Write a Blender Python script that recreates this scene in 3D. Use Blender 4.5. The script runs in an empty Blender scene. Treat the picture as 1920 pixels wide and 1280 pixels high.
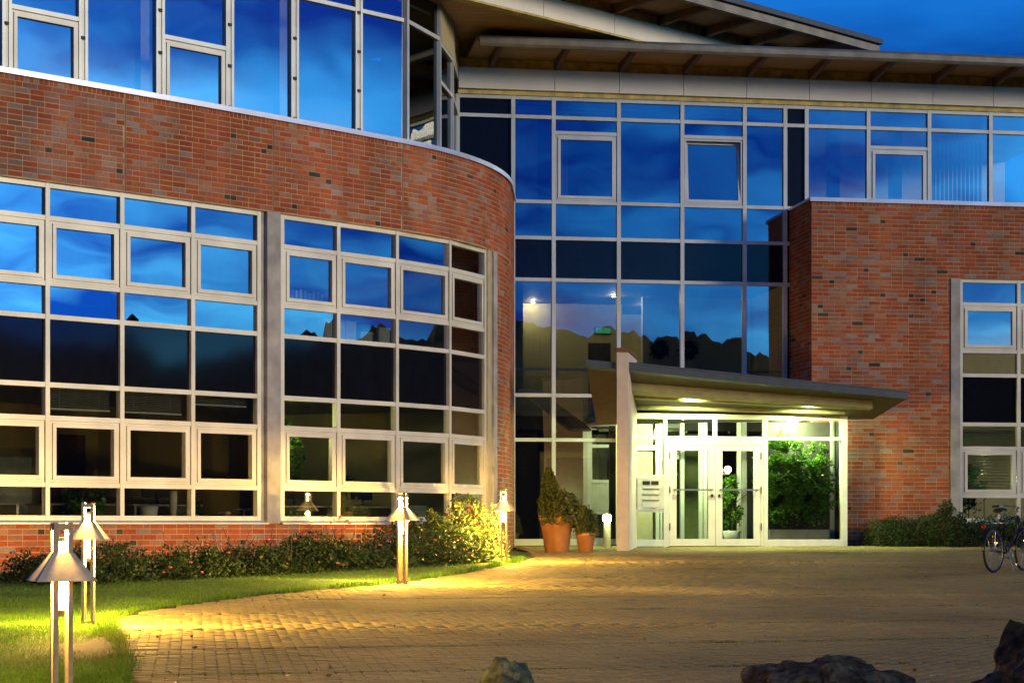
import bpy, math, random
import numpy as np
from mathutils import Vector, Matrix, noise as mnoise

SC = bpy.context.scene
COL = SC.collection
R = math.radians
rnd = random.Random(7)
NR = np.random.RandomState(11)

# ------------------------------------------------------------------ camera, sky, sun, exposure
EYE = 0.44
cam = bpy.data.cameras.new("camera")
cam.lens = 69.375
cam.sensor_width = 36.0
cam.shift_y = 0.1797
cam.clip_start = 0.1
cam.clip_end = 2000
cam_o = bpy.data.objects.new("camera", cam)
cam_o.location = (0, 0, EYE)
cam_o.rotation_euler = (R(90), 0, 0)
COL.objects.link(cam_o)
SC.camera = cam_o

SUN_AZ = (0.857, -0.515)          # horizontal direction towards the last glow of the sun
SUN_EL = 10.0
world = bpy.data.worlds.new("World")
SC.world = world
world.use_nodes = True
wn, wl = world.node_tree.nodes, world.node_tree.links
bg = wn["Background"]
sky = wn.new("ShaderNodeTexSky")
sky.sky_type = 'NISHITA'
sky.sun_disc = False
sky.sun_elevation = R(SUN_EL)
sky.sun_rotation = math.atan2(SUN_AZ[0], SUN_AZ[1])
sky.altitude = 100
sky.air_density = 1.0
sky.dust_density = 2.0
sky.ozone_density = 8.0
tint = wn.new("ShaderNodeMix"); tint.data_type = 'RGBA'; tint.blend_type = 'MULTIPLY'
tint.inputs[0].default_value = 1.0
tint.inputs[7].default_value = (0.02, 0.29, 1.0, 1)
wl.new(sky.outputs[0], tint.inputs[6])
# thin streaky evening cloud
wtc = wn.new("ShaderNodeTexCoord")
wsep = wn.new("ShaderNodeSeparateXYZ"); wl.new(wtc.outputs['Generated'], wsep.inputs[0])
wza = wn.new("ShaderNodeMath"); wza.operation = 'ADD'; wza.inputs[1].default_value = 0.07; wl.new(wsep.outputs[2], wza.inputs[0])
wzm = wn.new("ShaderNodeMath"); wzm.operation = 'MAXIMUM'; wzm.inputs[1].default_value = 0.03; wl.new(wza.outputs[0], wzm.inputs[0])
wzi = wn.new("ShaderNodeMath"); wzi.operation = 'DIVIDE'; wzi.inputs[0].default_value = 1.0; wl.new(wzm.outputs[0], wzi.inputs[1])
wsc = wn.new("ShaderNodeVectorMath"); wsc.operation = 'SCALE'; wl.new(wtc.outputs['Generated'], wsc.inputs[0]); wl.new(wzi.outputs[0], wsc.inputs['Scale'])
wmap = wn.new("ShaderNodeMapping"); wmap.inputs['Location'].default_value = (4.76, 10.88, 0); wl.new(wsc.outputs[0], wmap.inputs[0])
wno = wn.new("ShaderNodeTexNoise"); wno.inputs['Scale'].default_value = 0.8
wno.inputs['Detail'].default_value = 6; wno.inputs['Roughness'].default_value = 0.5
wl.new(wmap.outputs[0], wno.inputs['Vector'])
wra = wn.new("ShaderNodeValToRGB")
wra.color_ramp.elements[0].position = 0.40; wra.color_ramp.elements[0].color = (0.35, 0.42, 0.62, 1)
wra.color_ramp.elements[1].position = 0.62; wra.color_ramp.elements[1].color = (15.0, 4.6, 1.85, 1)
wl.new(wno.outputs['Fac'], wra.inputs[0])
cl = wn.new("ShaderNodeMix"); cl.data_type = 'RGBA'; cl.blend_type = 'MULTIPLY'; cl.inputs[0].default_value = 1.0
wl.new(tint.outputs[2], cl.inputs[6]); wl.new(wra.outputs[0], cl.inputs[7])
wl.new(cl.outputs[2], bg.inputs[0])
bg.inputs[1].default_value = 0.14

sun = bpy.data.lights.new("sun", 'SUN')
sun.energy = 1.95
sun.angle = R(12)
sun.color = (1.0, 0.77, 0.42)
sun_o = bpy.data.objects.new("sun", sun)
_d = Vector((SUN_AZ[0]*math.cos(R(SUN_EL)), SUN_AZ[1]*math.cos(R(SUN_EL)), math.sin(R(SUN_EL)))).normalized()
sun_o.rotation_euler = _d.to_track_quat('Z', 'Y').to_euler()
sun_o.location = _d*80
COL.objects.link(sun_o)

vs = SC.view_settings
vs.view_transform = 'Standard'; vs.look = 'None'; vs.exposure = 0.0; vs.gamma = 1.0
vs.use_curve_mapping = False
SC.render.engine = 'CYCLES'
cy = SC.cycles
cy.max_bounces = 7; cy.diffuse_bounces = 3; cy.glossy_bounces = 3; cy.transparent_max_bounces = 14
cy.transmission_bounces = 3
cy.caustics_reflective = False; cy.caustics_refractive = False
cy.sample_clamp_indirect = 3.0
cy.use_denoising = True

# ------------------------------------------------------------------ materials
MATS = {}
def _new(name):
    m = bpy.data.materials.new(name); m.use_nodes = True
    MATS[name] = m
    return m, m.node_tree.nodes, m.node_tree.links, m.node_tree.nodes["Principled BSDF"]

def plain(name, col, rough=0.6, metal=0.0, var=0.15, scale=6.0, bump=0.0, bscale=60.0, spec=0.4, coord='Object'):
    """solid colour with cloudy dirt variation and fine relief"""
    m, n, l, p = _new(name)
    p.inputs['Roughness'].default_value = rough
    p.inputs['Metallic'].default_value = metal
    p.inputs['Specular IOR Level'].default_value = spec
    tc = n.new("ShaderNodeTexCoord")
    no = n.new("ShaderNodeTexNoise"); no.inputs['Scale'].default_value = scale; no.inputs['Detail'].default_value = 6
    l.new(tc.outputs[coord], no.inputs['Vector'])
    ra = n.new("ShaderNodeValToRGB")
    ra.color_ramp.elements[0].position = 0.3; ra.color_ramp.elements[1].position = 0.7
    ra.color_ramp.elements[0].color = tuple(c*(1-var) for c in col) + (1,)
    ra.color_ramp.elements[1].color = tuple(min(1, c*(1+var)) for c in col) + (1,)
    l.new(no.outputs['Fac'], ra.inputs[0]); l.new(ra.outputs[0], p.inputs['Base Color'])
    if bump:
        n2 = n.new("ShaderNodeTexNoise"); n2.inputs['Scale'].default_value = bscale; n2.inputs['Detail'].default_value = 4
        l.new(tc.outputs[coord], n2.inputs['Vector'])
        b = n.new("ShaderNodeBump"); b.inputs['Strength'].default_value = bump; b.inputs['Distance'].default_value = 0.01
        l.new(n2.outputs['Fac'], b.inputs['Height']); l.new(b.outputs[0], p.inputs['Normal'])
    return m

def toned(name, stops, rough=0.8, nscale=25.0, nvar=0.25, transl=0.0, bump=0.3, dscale=0.6, dvar=0.2, spec=0.3, streak=1.0):
    """colour picked per piece from a 'tone' attribute (on faces or on the object), with grain and wear"""
    m, n, l, p = _new(name)
    p.inputs['Roughness'].default_value = rough
    p.inputs['Specular IOR Level'].default_value = spec
    a = n.new("ShaderNodeAttribute"); a.attribute_type = 'GEOMETRY'; a.attribute_name = 'tone'
    b = n.new("ShaderNodeAttribute"); b.attribute_type = 'OBJECT'; b.attribute_name = 'tone'
    add = n.new("ShaderNodeMath"); add.operation = 'ADD'
    l.new(a.outputs['Fac'], add.inputs[0]); l.new(b.outputs['Fac'], add.inputs[1])
    ra = n.new("ShaderNodeValToRGB")
    els = ra.color_ramp.elements
    while len(els) < len(stops): els.new(0.5)
    for e, (pos, c) in zip(els, stops): e.position = pos; e.color = tuple(c) + (1,)
    l.new(add.outputs[0], ra.inputs[0])
    ge = n.new("ShaderNodeNewGeometry")
    no = n.new("ShaderNodeTexNoise"); no.inputs['Scale'].default_value = nscale; no.inputs['Detail'].default_value = 5
    l.new(ge.outputs['Position'], no.inputs['Vector'])
    nd = n.new("ShaderNodeTexNoise"); nd.inputs['Scale'].default_value = dscale; nd.inputs['Detail'].default_value = 4
    mp_ = n.new("ShaderNodeMapping"); mp_.inputs['Scale'].default_value = (1, 1, streak); l.new(ge.outputs['Position'], mp_.inputs[0])
    l.new(mp_.outputs[0], nd.inputs['Vector'])
    def rng(src, var):
        mr = n.new("ShaderNodeMapRange")
        mr.inputs['From Min'].default_value = 0.3; mr.inputs['From Max'].default_value = 0.7
        mr.inputs['To Min'].default_value = 1-var; mr.inputs['To Max'].default_value = 1+var
        l.new(src, mr.inputs['Value']); return mr.outputs[0]
    mu = n.new("ShaderNodeMath"); mu.operation = 'MULTIPLY'
    l.new(rng(no.outputs['Fac'], nvar), mu.inputs[0]); l.new(rng(nd.outputs['Fac'], dvar), mu.inputs[1])
    mx = n.new("ShaderNodeVectorMath"); mx.operation = 'SCALE'
    l.new(ra.outputs[0], mx.inputs[0]); l.new(mu.outputs[0], mx.inputs['Scale'])
    l.new(mx.outputs[0], p.inputs['Base Color'])
    if bump:
        bu = n.new("ShaderNodeBump"); bu.inputs['Strength'].default_value = bump; bu.inputs['Distance'].default_value = 0.006
        l.new(no.outputs['Fac'], bu.inputs['Height']); l.new(bu.outputs[0], p.inputs['Normal'])
    if transl:
        t = n.new("ShaderNodeBsdfTranslucent"); l.new(mx.outputs[0], t.inputs[0])
        ms = n.new("ShaderNodeMixShader"); ms.inputs[0].default_value = transl
        l.new(p.outputs[0], ms.inputs[1]); l.new(t.outputs[0], ms.inputs[2])
        l.new(ms.outputs[0], n["Material Output"].inputs[0])
    return m

def glass(name, tintc, refl=0.22, rough=0.0, rcol=(0.9, 0.96, 1.0)):
    m = bpy.data.materials.new(name); m.use_nodes = True; MATS[name] = m
    n, l = m.node_tree.nodes, m.node_tree.links
    n.remove(n["Principled BSDF"])
    tr = n.new("ShaderNodeBsdfTransparent"); tr.inputs[0].default_value = tintc + (1,)
    gl = n.new("ShaderNodeBsdfGlossy"); gl.inputs[0].default_value = rcol + (1,); gl.inputs['Roughness'].default_value = rough
    lw = n.new("ShaderNodeFresnel"); lw.inputs['IOR'].default_value = 1.5
    ma = n.new("ShaderNodeMath"); ma.operation = 'MULTIPLY_ADD'
    ma.inputs[1].default_value = 1.0-refl; ma.inputs[2].default_value = refl; ma.use_clamp = True
    l.new(lw.outputs[0], ma.inputs[0])
    ge = n.new("ShaderNodeNewGeometry")
    no = n.new("ShaderNodeTexNoise"); no.inputs['Scale'].default_value = 0.7; no.inputs['Detail'].default_value = 1
    l.new(ge.outputs['Position'], no.inputs['Vector'])
    bu = n.new("ShaderNodeBump"); bu.inputs['Strength'].default_value = 0.08; bu.inputs['Distance'].default_value = 0.08
    l.new(no.outputs['Fac'], bu.inputs['Height']); l.new(bu.outputs[0], gl.inputs['Normal'])
    ms = n.new("ShaderNodeMixShader")
    l.new(ma.outputs[0], ms.inputs[0]); l.new(tr.outputs[0], ms.inputs[1]); l.new(gl.outputs[0], ms.inputs[2])
    l.new(ms.outputs[0], n["Material Output"].inputs[0])
    return m

def emit(name, col, strength):
    m, n, l, p = _new(name)
    p.inputs['Base Color'].default_value = col + (1,)
    p.inputs['Emission Color'].default_value = col + (1,)
    p.inputs['Emission Strength'].default_value = strength
    return m

def boards(name, c1, c2, pitch, rough=0.6, axis=(1, 0, 0)):
    """timber boarding: grain plus narrow joints along one direction"""
    m, n, l, p = _new(name)
    p.inputs['Roughness'].default_value = rough
    ge = n.new("ShaderNodeNewGeometry")
    dt = n.new("ShaderNodeVectorMath"); dt.operation = 'DOT_PRODUCT'; dt.inputs[1].default_value = axis
    l.new(ge.outputs['Position'], dt.inputs[0])
    dv = n.new("ShaderNodeMath"); dv.operation = 'DIVIDE'; dv.inputs[1].default_value = pitch
    l.new(dt.outputs['Value'], dv.inputs[0])
    fr = n.new("ShaderNodeMath"); fr.operation = 'FRACT'; l.new(dv.outputs[0], fr.inputs[0])
    fl = n.new("ShaderNodeMath"); fl.operation = 'FLOOR'; l.new(dv.outputs[0], fl.inputs[0])
    wn_ = n.new("ShaderNodeTexWhiteNoise"); wn_.noise_dimensions = '1D'; l.new(fl.outputs[0], wn_.inputs['W'])
    no = n.new("ShaderNodeTexNoise"); no.inputs['Scale'].default_value = 4.0; no.inputs['Detail'].default_value = 6
    l.new(ge.outputs['Position'], no.inputs['Vector'])
    av = n.new("ShaderNodeMath"); av.operation = 'MULTIPLY_ADD'; av.inputs[1].default_value = 0.5
    l.new(wn_.outputs['Value'], av.inputs[0]); 
    hv = n.new("ShaderNodeMath"); hv.operation = 'MULTIPLY'; hv.inputs[1].default_value = 0.5
    l.new(no.outputs['Fac'], hv.inputs[0]); l.new(hv.outputs[0], av.inputs[2])
    ra = n.new("ShaderNodeValToRGB")
    ra.color_ramp.elements[0].color = c1 + (1,); ra.color_ramp.elements[1].color = c2 + (1,)
    l.new(av.outputs[0], ra.inputs[0])
    gt = n.new("ShaderNodeMath"); gt.operation = 'GREATER_THAN'; gt.inputs[1].default_value = 0.09
    l.new(fr.outputs[0], gt.inputs[0])
    mx = n.new("ShaderNodeMix"); mx.data_type = 'RGBA'
    mx.inputs[6].default_value = tuple(c*0.35 for c in c1) + (1,)
    l.new(gt.outputs[0], mx.inputs[0]); l.new(ra.outputs[0], mx.inputs[7])
    l.new(mx.outputs[2], p.inputs['Base Color'])
    return m

toned('brick', [(0.0, (0.34, 0.098, 0.031)), (0.2, (0.36, 0.082, 0.025)), (0.42, (0.28, 0.058, 0.021)), (0.58, (0.31, 0.098, 0.045)),
                (0.72, (0.33, 0.16, 0.088)), (0.84, (0.24, 0.095, 0.066)), (0.92, (0.30, 0.21, 0.155)), (0.955, (0.06, 0.052, 0.036)), (1.0, (0.035, 0.03, 0.026))],
      rough=0.85, nscale=30, nvar=0.18, dscale=1.3, dvar=0.30, streak=0.3)
plain('mortar', (0.43, 0.27, 0.14), 0.95, var=0.30, scale=3, bump=0.3)
plain('aluminium', (0.66, 0.63, 0.50), 0.42, 0.12, var=0.14, scale=1.6)
plain('aluminium_blue', (0.60, 0.62, 0.58), 0.4, 0.2, var=0.14, scale=1.6)
plain('sheet_metal', (0.58, 0.60, 0.64), 0.35, 0.5, var=0.12, scale=2)
plain('dark_gasket', (0.02, 0.02, 0.022), 0.6)
plain('joint_sealant', (0.17, 0.085, 0.05), 0.8)
plain('concrete', (0.36, 0.34, 0.30), 0.9, var=0.28, scale=3, bump=0.35, bscale=40)
plain('white_panel', (0.82, 0.81, 0.76), 0.5, var=0.05, scale=1.5)
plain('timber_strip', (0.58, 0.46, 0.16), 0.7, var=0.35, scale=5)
plain('rafter_wood', (0.16, 0.08, 0.035), 0.7, var=0.25, scale=6)
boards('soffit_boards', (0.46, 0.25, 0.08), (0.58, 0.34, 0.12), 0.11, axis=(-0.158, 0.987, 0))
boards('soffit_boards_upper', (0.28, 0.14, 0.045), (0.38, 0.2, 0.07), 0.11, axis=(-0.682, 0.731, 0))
plain('beige_trim', (0.46, 0.38, 0.22), 0.6, var=0.12)
plain('gutter_zinc', (0.22, 0.195, 0.14), 0.5, 0.3, var=0.25, scale=3)
plain('edge_metal', (0.07, 0.085, 0.09), 0.45, 0.4)
plain('roof_edge', (0.06, 0.075, 0.09), 0.5, 0.3)
plain('spandrel', (0.006, 0.007, 0.011), 0.06, var=0.2, spec=0.42)
plain('dark_panel', (0.004, 0.005, 0.008), 0.25, var=0.2, spec=0.25)
glass('glass', (0.66, 0.72, 0.68), 0.38)
glass('glass_dark', (0.30, 0.34, 0.33), 0.02, 0.0, (0.5, 0.55, 0.6))
glass('glass_clear', (0.84, 0.92, 0.86), 0.05)
plain('interior_wall', (0.60, 0.53, 0.32), 0.9, var=0.05)
plain('interior_white', (0.72, 0.72, 0.70), 0.8, var=0.04)
plain('interior_floor', (0.07, 0.06, 0.05), 0.7)
plain('interior_dark', (0.045, 0.04, 0.035), 0.7)
plain('lobby_green', (0.16, 0.19, 0.07), 0.8, var=0.3, scale=2)
plain('ceiling', (0.4, 0.38, 0.32), 0.9, var=0.04)
plain('render_plaster', (0.58, 0.50, 0.40), 0.9, var=0.08, bump=0.2)
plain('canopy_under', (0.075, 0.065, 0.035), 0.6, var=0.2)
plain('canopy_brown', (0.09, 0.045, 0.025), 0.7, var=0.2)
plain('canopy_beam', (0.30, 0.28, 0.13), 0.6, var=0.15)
plain('steel', (0.62, 0.60, 0.55), 0.28, 0.85, var=0.08)
plain('brushed_steel', (0.46, 0.34, 0.18), 0.5, 0.2, var=0.15, scale=20)
plain('hood_metal', (0.60, 0.49, 0.31), 0.7, 0.0, var=0.25, scale=9)
plain('terracotta', (0.50, 0.22, 0.09), 0.85, var=0.18, bump=0.2)
plain('pot_white', (0.66, 0.66, 0.62), 0.4)
plain('pot_red', (0.55, 0.07, 0.03), 0.4)
plain('pot_orange', (0.5, 0.17, 0.06), 0.7)
plain('soil', (0.035, 0.024, 0.015), 0.95, var=0.35, scale=14, bump=0.6)
plain('bark', (0.09, 0.065, 0.04), 0.9, var=0.3, bump=0.4)
plain('blind_slat', (0.62, 0.57, 0.42), 0.6)
plain('cream_box', (0.62, 0.60, 0.50), 0.7)
plain('rubber', (0.012, 0.012, 0.012), 0.7)
plain('chrome', (0.42, 0.42, 0.42), 0.3, 0.9)
plain('bike_paint', (0.012, 0.012, 0.015), 0.3)
plain('red_plastic', (0.55, 0.01, 0.01), 0.3)
plain('web', (0.07, 0.06, 0.045), 0.8)
toned('paver', [(0.0, (0.27, 0.225, 0.082)), (0.35, (0.305, 0.25, 0.092)), (0.7, (0.285, 0.232, 0.085)), (0.9, (0.28, 0.21, 0.088)), (1.0, (0.235, 0.20, 0.075))],
      rough=0.85, nscale=40, nvar=0.16, dscale=0.45, dvar=0.30, bump=0.4)
plain('joint_sand', (0.06, 0.043, 0.02), 0.95, var=0.4, scale=5, bump=0.5)
plain('earth', (0.075, 0.052, 0.028), 0.95, var=0.4, scale=4, bump=0.8, bscale=25)
plain('turf', (0.05, 0.10, 0.010), 0.95, var=0.4, scale=2.5, bump=0.6, bscale=60)
toned('grass', [(0.0, (0.055, 0.14, 0.008)), (0.5, (0.10, 0.235, 0.012)), (0.85, (0.18, 0.27, 0.02)), (1.0, (0.26, 0.20, 0.05))], rough=0.6, transl=0.3, bump=0, dscale=0.9, dvar=0.3)
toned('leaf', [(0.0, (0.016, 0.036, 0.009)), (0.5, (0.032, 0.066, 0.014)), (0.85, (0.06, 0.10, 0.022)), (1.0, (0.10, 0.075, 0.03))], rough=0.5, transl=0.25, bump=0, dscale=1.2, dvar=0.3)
toned('dry_leaf', [(0.0, (0.12, 0.08, 0.03)), (0.6, (0.17, 0.10, 0.035)), (1.0, (0.10, 0.11, 0.03))], rough=0.7, bump=0)
toned('leaf_lit', [(0.0, (0.08, 0.14, 0.03)), (0.5, (0.14, 0.22, 0.05)), (0.85, (0.26, 0.28, 0.11)), (1.0, (0.34, 0.20, 0.11))], rough=0.5, transl=0.3, bump=0)  # paler leaf, the lamp's brightness on the bush put into its colour
toned('leaf_conifer', [(0.0, (0.04, 0.06, 0.012)), (0.5, (0.09, 0.11, 0.018)), (1.0, (0.18, 0.17, 0.03))], rough=0.6, transl=0.15, bump=0)
toned('leaf_fig', [(0.0, (0.04, 0.13, 0.012)), (0.5, (0.11, 0.29, 0.02)), (1.0, (0.28, 0.46, 0.06))], rough=0.35, transl=0.3, bump=0)
plain('petal_pink', (0.75, 0.26, 0.30), 0.7, var=0.2)
plain('petal_red', (0.55, 0.05, 0.03), 0.7, var=0.2)
toned('stone', [(0.0, (0.06, 0.05, 0.03)), (1.0, (0.095, 0.082, 0.05))], rough=0.95, nscale=14, nvar=0.7, dscale=4, dvar=0.6, bump=1.0, spec=0.12)
toned('stone_pale', [(0.0, (0.10, 0.115, 0.06)), (1.0, (0.12, 0.135, 0.07))], rough=0.95, nscale=14, nvar=0.6, dscale=5, dvar=0.5, bump=1.0, spec=0.12)
plain('far_foliage', (0.016, 0.02, 0.016), 0.95, var=0.4)
emit('tube_glow', (1.0, 0.62, 0.20), 45.0)
emit('globe_glow', (1.0, 0.95, 0.72), 20.0)
emit('star_glow', (0.85, 1.0, 0.45), 120.0)
emit('ceiling_glow', (1.0, 0.98, 0.85), 16.0)
emit('exit_glow', (0.05, 0.5, 0.25), 0.5)
emit('spark', (0.7, 1.0, 0.8), 6.0)

# ------------------------------------------------------------------ mesh helpers
class MB:
    def __init__(s): s.v = []; s.f = []; s.t = []
    def quad(s, a, b, c, d):
        i = len(s.v); s.v += [a, b, c, d]; s.f.append((i, i+1, i+2, i+3)); return s
    def poly(s, pts):
        i = len(s.v); s.v += list(pts); s.f.append(tuple(range(i, i+len(pts)))); return s
    def hexa(s, p):     # p: 4 bottom (ccw from above) then 4 top
        i = len(s.v); s.v += [tuple(q) for q in p]
        s.f += [(i+3, i+2, i+1, i), (i+4, i+5, i+6, i+7), (i, i+1, i+5, i+4), (i+1, i+2, i+6, i+5), (i+2, i+3, i+7, i+6), (i+3, i, i+4, i+7)]
        return s
    def box(s, x0, x1, y0, y1, z0, z1):
        return s.hexa([(x0, y0, z0), (x1, y0, z0), (x1, y1, z0), (x0, y1, z0), (x0, y0, z1), (x1, y0, z1), (x1, y1, z1), (x0, y1, z1)])
    def prism(s, pts, z0, z1):
        n = len(pts); i = len(s.v)
        s.v += [(p[0], p[1], z0) for p in pts] + [(p[0], p[1], z1) for p in pts]
        s.f.append(tuple(range(i+n-1, i-1, -1))); s.f.append(tuple(range(i+n, i+2*n)))
        for k in range(n):
            j = (k+1) % n; s.f.append((i+k, i+j, i+n+j, i+n+k))
        return s
    def tube(s, pts, r, n=8, cap=True, r1=None):
        pts = [Vector(p) for p in pts]; rings = []
        for k, p in enumerate(pts):
            a = pts[max(k-1, 0)]; b = pts[min(k+1, len(pts)-1)]
            d = (b-a).normalized()
            u = d.cross(Vector((0, 0, 1)));
            if u.length < 1e-3: u = Vector((1, 0, 0))
            u.normalize(); w = d.cross(u)
            rr = r if r1 is None else r+(r1-r)*k/(len(pts)-1)
            i = len(s.v)
            s.v += [tuple(p+(u*math.cos(2*math.pi*q/n)+w*math.sin(2*math.pi*q/n))*rr) for q in range(n)]
            rings.append(i)
        for a, b in zip(rings, rings[1:]):
            for q in range(n):
                s.f.append((a+q, a+(q+1) % n, b+(q+1) % n, b+q))
        if cap:
            s.f.append(tuple(rings[0]+q for q in range(n))); s.f.append(tuple(rings[-1]+n-1-q for q in range(n)))
        return s
    def lathe(s, prof, n=24, c=(0, 0, 0)):
        rings = []
        for (r, z) in prof:
            rings.append(len(s.v))
            s.v += [(c[0]+r*math.cos(2*math.pi*q/n), c[1]+r*math.sin(2*math.pi*q/n), c[2]+z) for q in range(n)]
        for a, b in zip(rings, rings[1:]):
            for q in range(n): s.f.append((a+q, a+(q+1) % n, b+(q+1) % n, b+q))
        return s
    def sphere(s, c, r, n=12, m=8, sx=1, sy=1, sz=1):
        rings = []
        for j in range(m+1):
            th = math.pi*j/m; rings.append(len(s.v))
            s.v += [(c[0]+sx*r*math.sin(th)*math.cos(2*math.pi*q/n), c[1]+sy*r*math.sin(th)*math.sin(2*math.pi*q/n), c[2]-sz*r*math.cos(th)) for q in range(n)]
        for a, b in zip(rings, rings[1:]):
            for q in range(n): s.f.append((a+q, a+(q+1) % n, b+(q+1) % n, b+q))
        return s
    def mesh(s, name, mat, smooth=False):
        me = bpy.data.meshes.new(name)
        me.from_pydata(s.v, [], s.f)
        me.materials.append(MATS[mat])
        if smooth: me.polygons.foreach_set('use_smooth', [True]*len(me.polygons))
        if s.t:
            at = me.attributes.new('tone', 'FLOAT', 'FACE'); at.data.foreach_set('value', s.t)
        me.update()
        return me

BASES = {}
def part(name, mb, mat, parent, smooth=False, label=None, kind=None, world_space=True):
    o = bpy.data.objects.new(name, mb.mesh(name, mat, smooth))
    COL.objects.link(o)
    if parent is not None:
        o.parent = parent
        if world_space and parent.name in BASES:
            o.matrix_parent_inverse = BASES[parent.name].inverted()
    if label: o['label'] = label
    if kind: o['kind'] = kind
    return o
def tag(o, label=None, cat=None, group=None, kind=None):
    if label: o['label'] = label
    if cat: o['category'] = cat
    if group: o['group'] = group
    if kind: o['kind'] = kind
    return o
def thing(name, label, cat, loc=(0, 0, 0), rz=0.0, group=None, world_space=False):
    """an Empty at the thing's base; parts are given in its own space (or in the place's space when world_space)"""
    o = bpy.data.objects.new(name, None); COL.objects.link(o)
    o.empty_display_size = 0.2
    o.location = loc; o.rotation_euler = (0, 0, rz)
    if world_space: BASES[o.name] = Matrix.Translation(Vector(loc)) @ Matrix.Rotation(rz, 4, 'Z')
    return tag(o, label, cat, group)

def np_mesh(name, verts, quads, mat, tone=None):
    me = bpy.data.meshes.new(name)
    nv, nf = len(verts), len(quads); k = quads.shape[1]
    me.vertices.add(nv); me.vertices.foreach_set('co', np.asarray(verts, np.float32).ravel())
    me.loops.add(nf*k); me.loops.foreach_set('vertex_index', np.asarray(quads, np.int32).ravel())
    me.polygons.add(nf); me.polygons.foreach_set('loop_start', np.arange(0, nf*k, k, dtype=np.int32))
    me.update(calc_edges=True)
    me.materials.append(MATS[mat])
    if tone is not None:
        at = me.attributes.new('tone', 'FLOAT', 'FACE'); at.data.foreach_set('value', np.asarray(tone, np.float32))
    me.validate()
    return me

def leaves(name, C, L, W, mat, up=0.3, tone=None, rs=NR):
    """one pointed, folded leaf of four corners at every centre C"""
    C = np.asarray(C, float); n = len(C)
    d = rs.normal(size=(n, 3)); d[:, 2] = np.abs(d[:, 2])*0.6+up*0.8; d /= np.linalg.norm(d, axis=1)[:, None]
    q = rs.normal(size=(n, 3)); w = np.cross(d, q); w /= np.linalg.norm(w, axis=1)[:, None]
    nn = np.cross(d, w)
    L = (np.ones(n)*L*rs.uniform(0.6, 1.3, n))[:, None]; Wd = (np.ones(n)*W*rs.uniform(0.6, 1.3, n))[:, None]
    v = np.stack([C-d*L*0.5, C+w*Wd*0.5+nn*Wd*0.15, C+d*L*0.5, C-w*Wd*0.5+nn*Wd*0.15], 1).reshape(-1, 3)
    f = np.arange(n*4).reshape(n, 4)
    if tone is None: tone = rs.uniform(0, 1, n)
    return np_mesh(name, v, f, mat, tone)

# ------------------------------------------------------------------ lie of the land
def gz(y):
    return min(0.0, max(-1.16, -1.16+0.02838*y)) if y > 0 else -1.16
def gza(y):
    return np.clip(-1.16+0.02838*np.maximum(y, 0), -1.16, 0)

EX, EY = 0.98744, 0.15799         # direction of the straight fronts
NX, NY = 0.15799, -0.98744        # their outward normal

def path_xy():
    s = np.arange(-4.0, 15.2, 0.01)
    h = np.where(s < 0, 42.0, np.where(s < 8, 42+4*s/8, np.minimum(46+42*(s-8)/5, 88)))
    hr = np.radians(h); i0 = int(round(4.0/0.01))
    x = np.concatenate([[0], np.cumsum(np.cos(hr[:-1])*0.01)]); y = np.concatenate([[0], np.cumsum(np.sin(hr[:-1])*0.01)])
    return s, x-x[i0]-7.69, y-y[i0]+29.63, hr
PS, PX, PY, PH = path_xy()
def W(s, off=0.0):
    """point on the curved wall face at arc length s, off metres outwards; returns x, y, heading"""
    x = np.interp(s, PS, PX); y = np.interp(s, PS, PY); h = np.interp(s, PS, PH)
    return float(x+math.sin(h)*off), float(y-math.cos(h)*off), float(h)

class Fr:
    """local frame of a flat front: a along it, d outwards, z up"""
    def __init__(s, ox, oy, h):
        s.ox, s.oy, s.h = ox, oy, h; s.e = (math.cos(h), math.sin(h)); s.n = (math.sin(h), -math.cos(h))
    def p(s, a, d, z): return (s.ox+s.e[0]*a+s.n[0]*d, s.oy+s.e[1]*a+s.n[1]*d, z)
    def box(s, mb, a0, a1, d0, d1, z0, z1):
        # d1 > d0 is outwards (towards the viewer)
        return mb.hexa([s.p(a0, d1, z0), s.p(a1, d1, z0), s.p(a1, d0, z0), s.p(a0, d0, z0),
                        s.p(a0, d1, z1), s.p(a1, d1, z1), s.p(a1, d0, z1), s.p(a0, d0, z1)])
def chord(p, q):
    h = math.atan2(q[1]-p[1], q[0]-p[0]); return Fr(p[0], p[1], h), math.hypot(q[0]-p[0], q[1]-p[1])

# ------------------------------------------------------------------ ground
ys = [-300, -60, 0, 12, 20, 28, 36, 40.87, 60, 120, 400]
xs = [-400, -60, -20, 0, 20, 60, 400]
mb = MB()
for y in ys:
    for x in xs: mb.v.append((x, y, gz(y)-0.03))
for j in range(len(ys)-1):
    for i in range(len(xs)-1):
        a = j*len(xs)+i; mb.f.append((a, a+1, a+len(xs)+1, a+len(xs)))
ground = tag(part('ground', mb, 'earth', None), kind='structure')

# edge between lawn and forecourt, from front to back
EDGE = [(-2.75, 13.0), (-2.85, 14.6), (-3.3, 16.8), (-3.84, 19.1), (-4.22, 20.8), (-4.1, 22.0), (-3.75, 23.2), (-3.2, 24.7), (-2.28, 26.3), (-1.69, 27.2),
        (-0.88, 29.6), (-0.35, 31.6), (0.12, 33.6), (0.35, 35.6), (0.35, 37.5), (0.15, 39.3), (0.1, 41.0)]
def edge_x(y):
    return np.interp(y, [e[1] for e in EDGE], [e[0] for e in EDGE])

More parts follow.
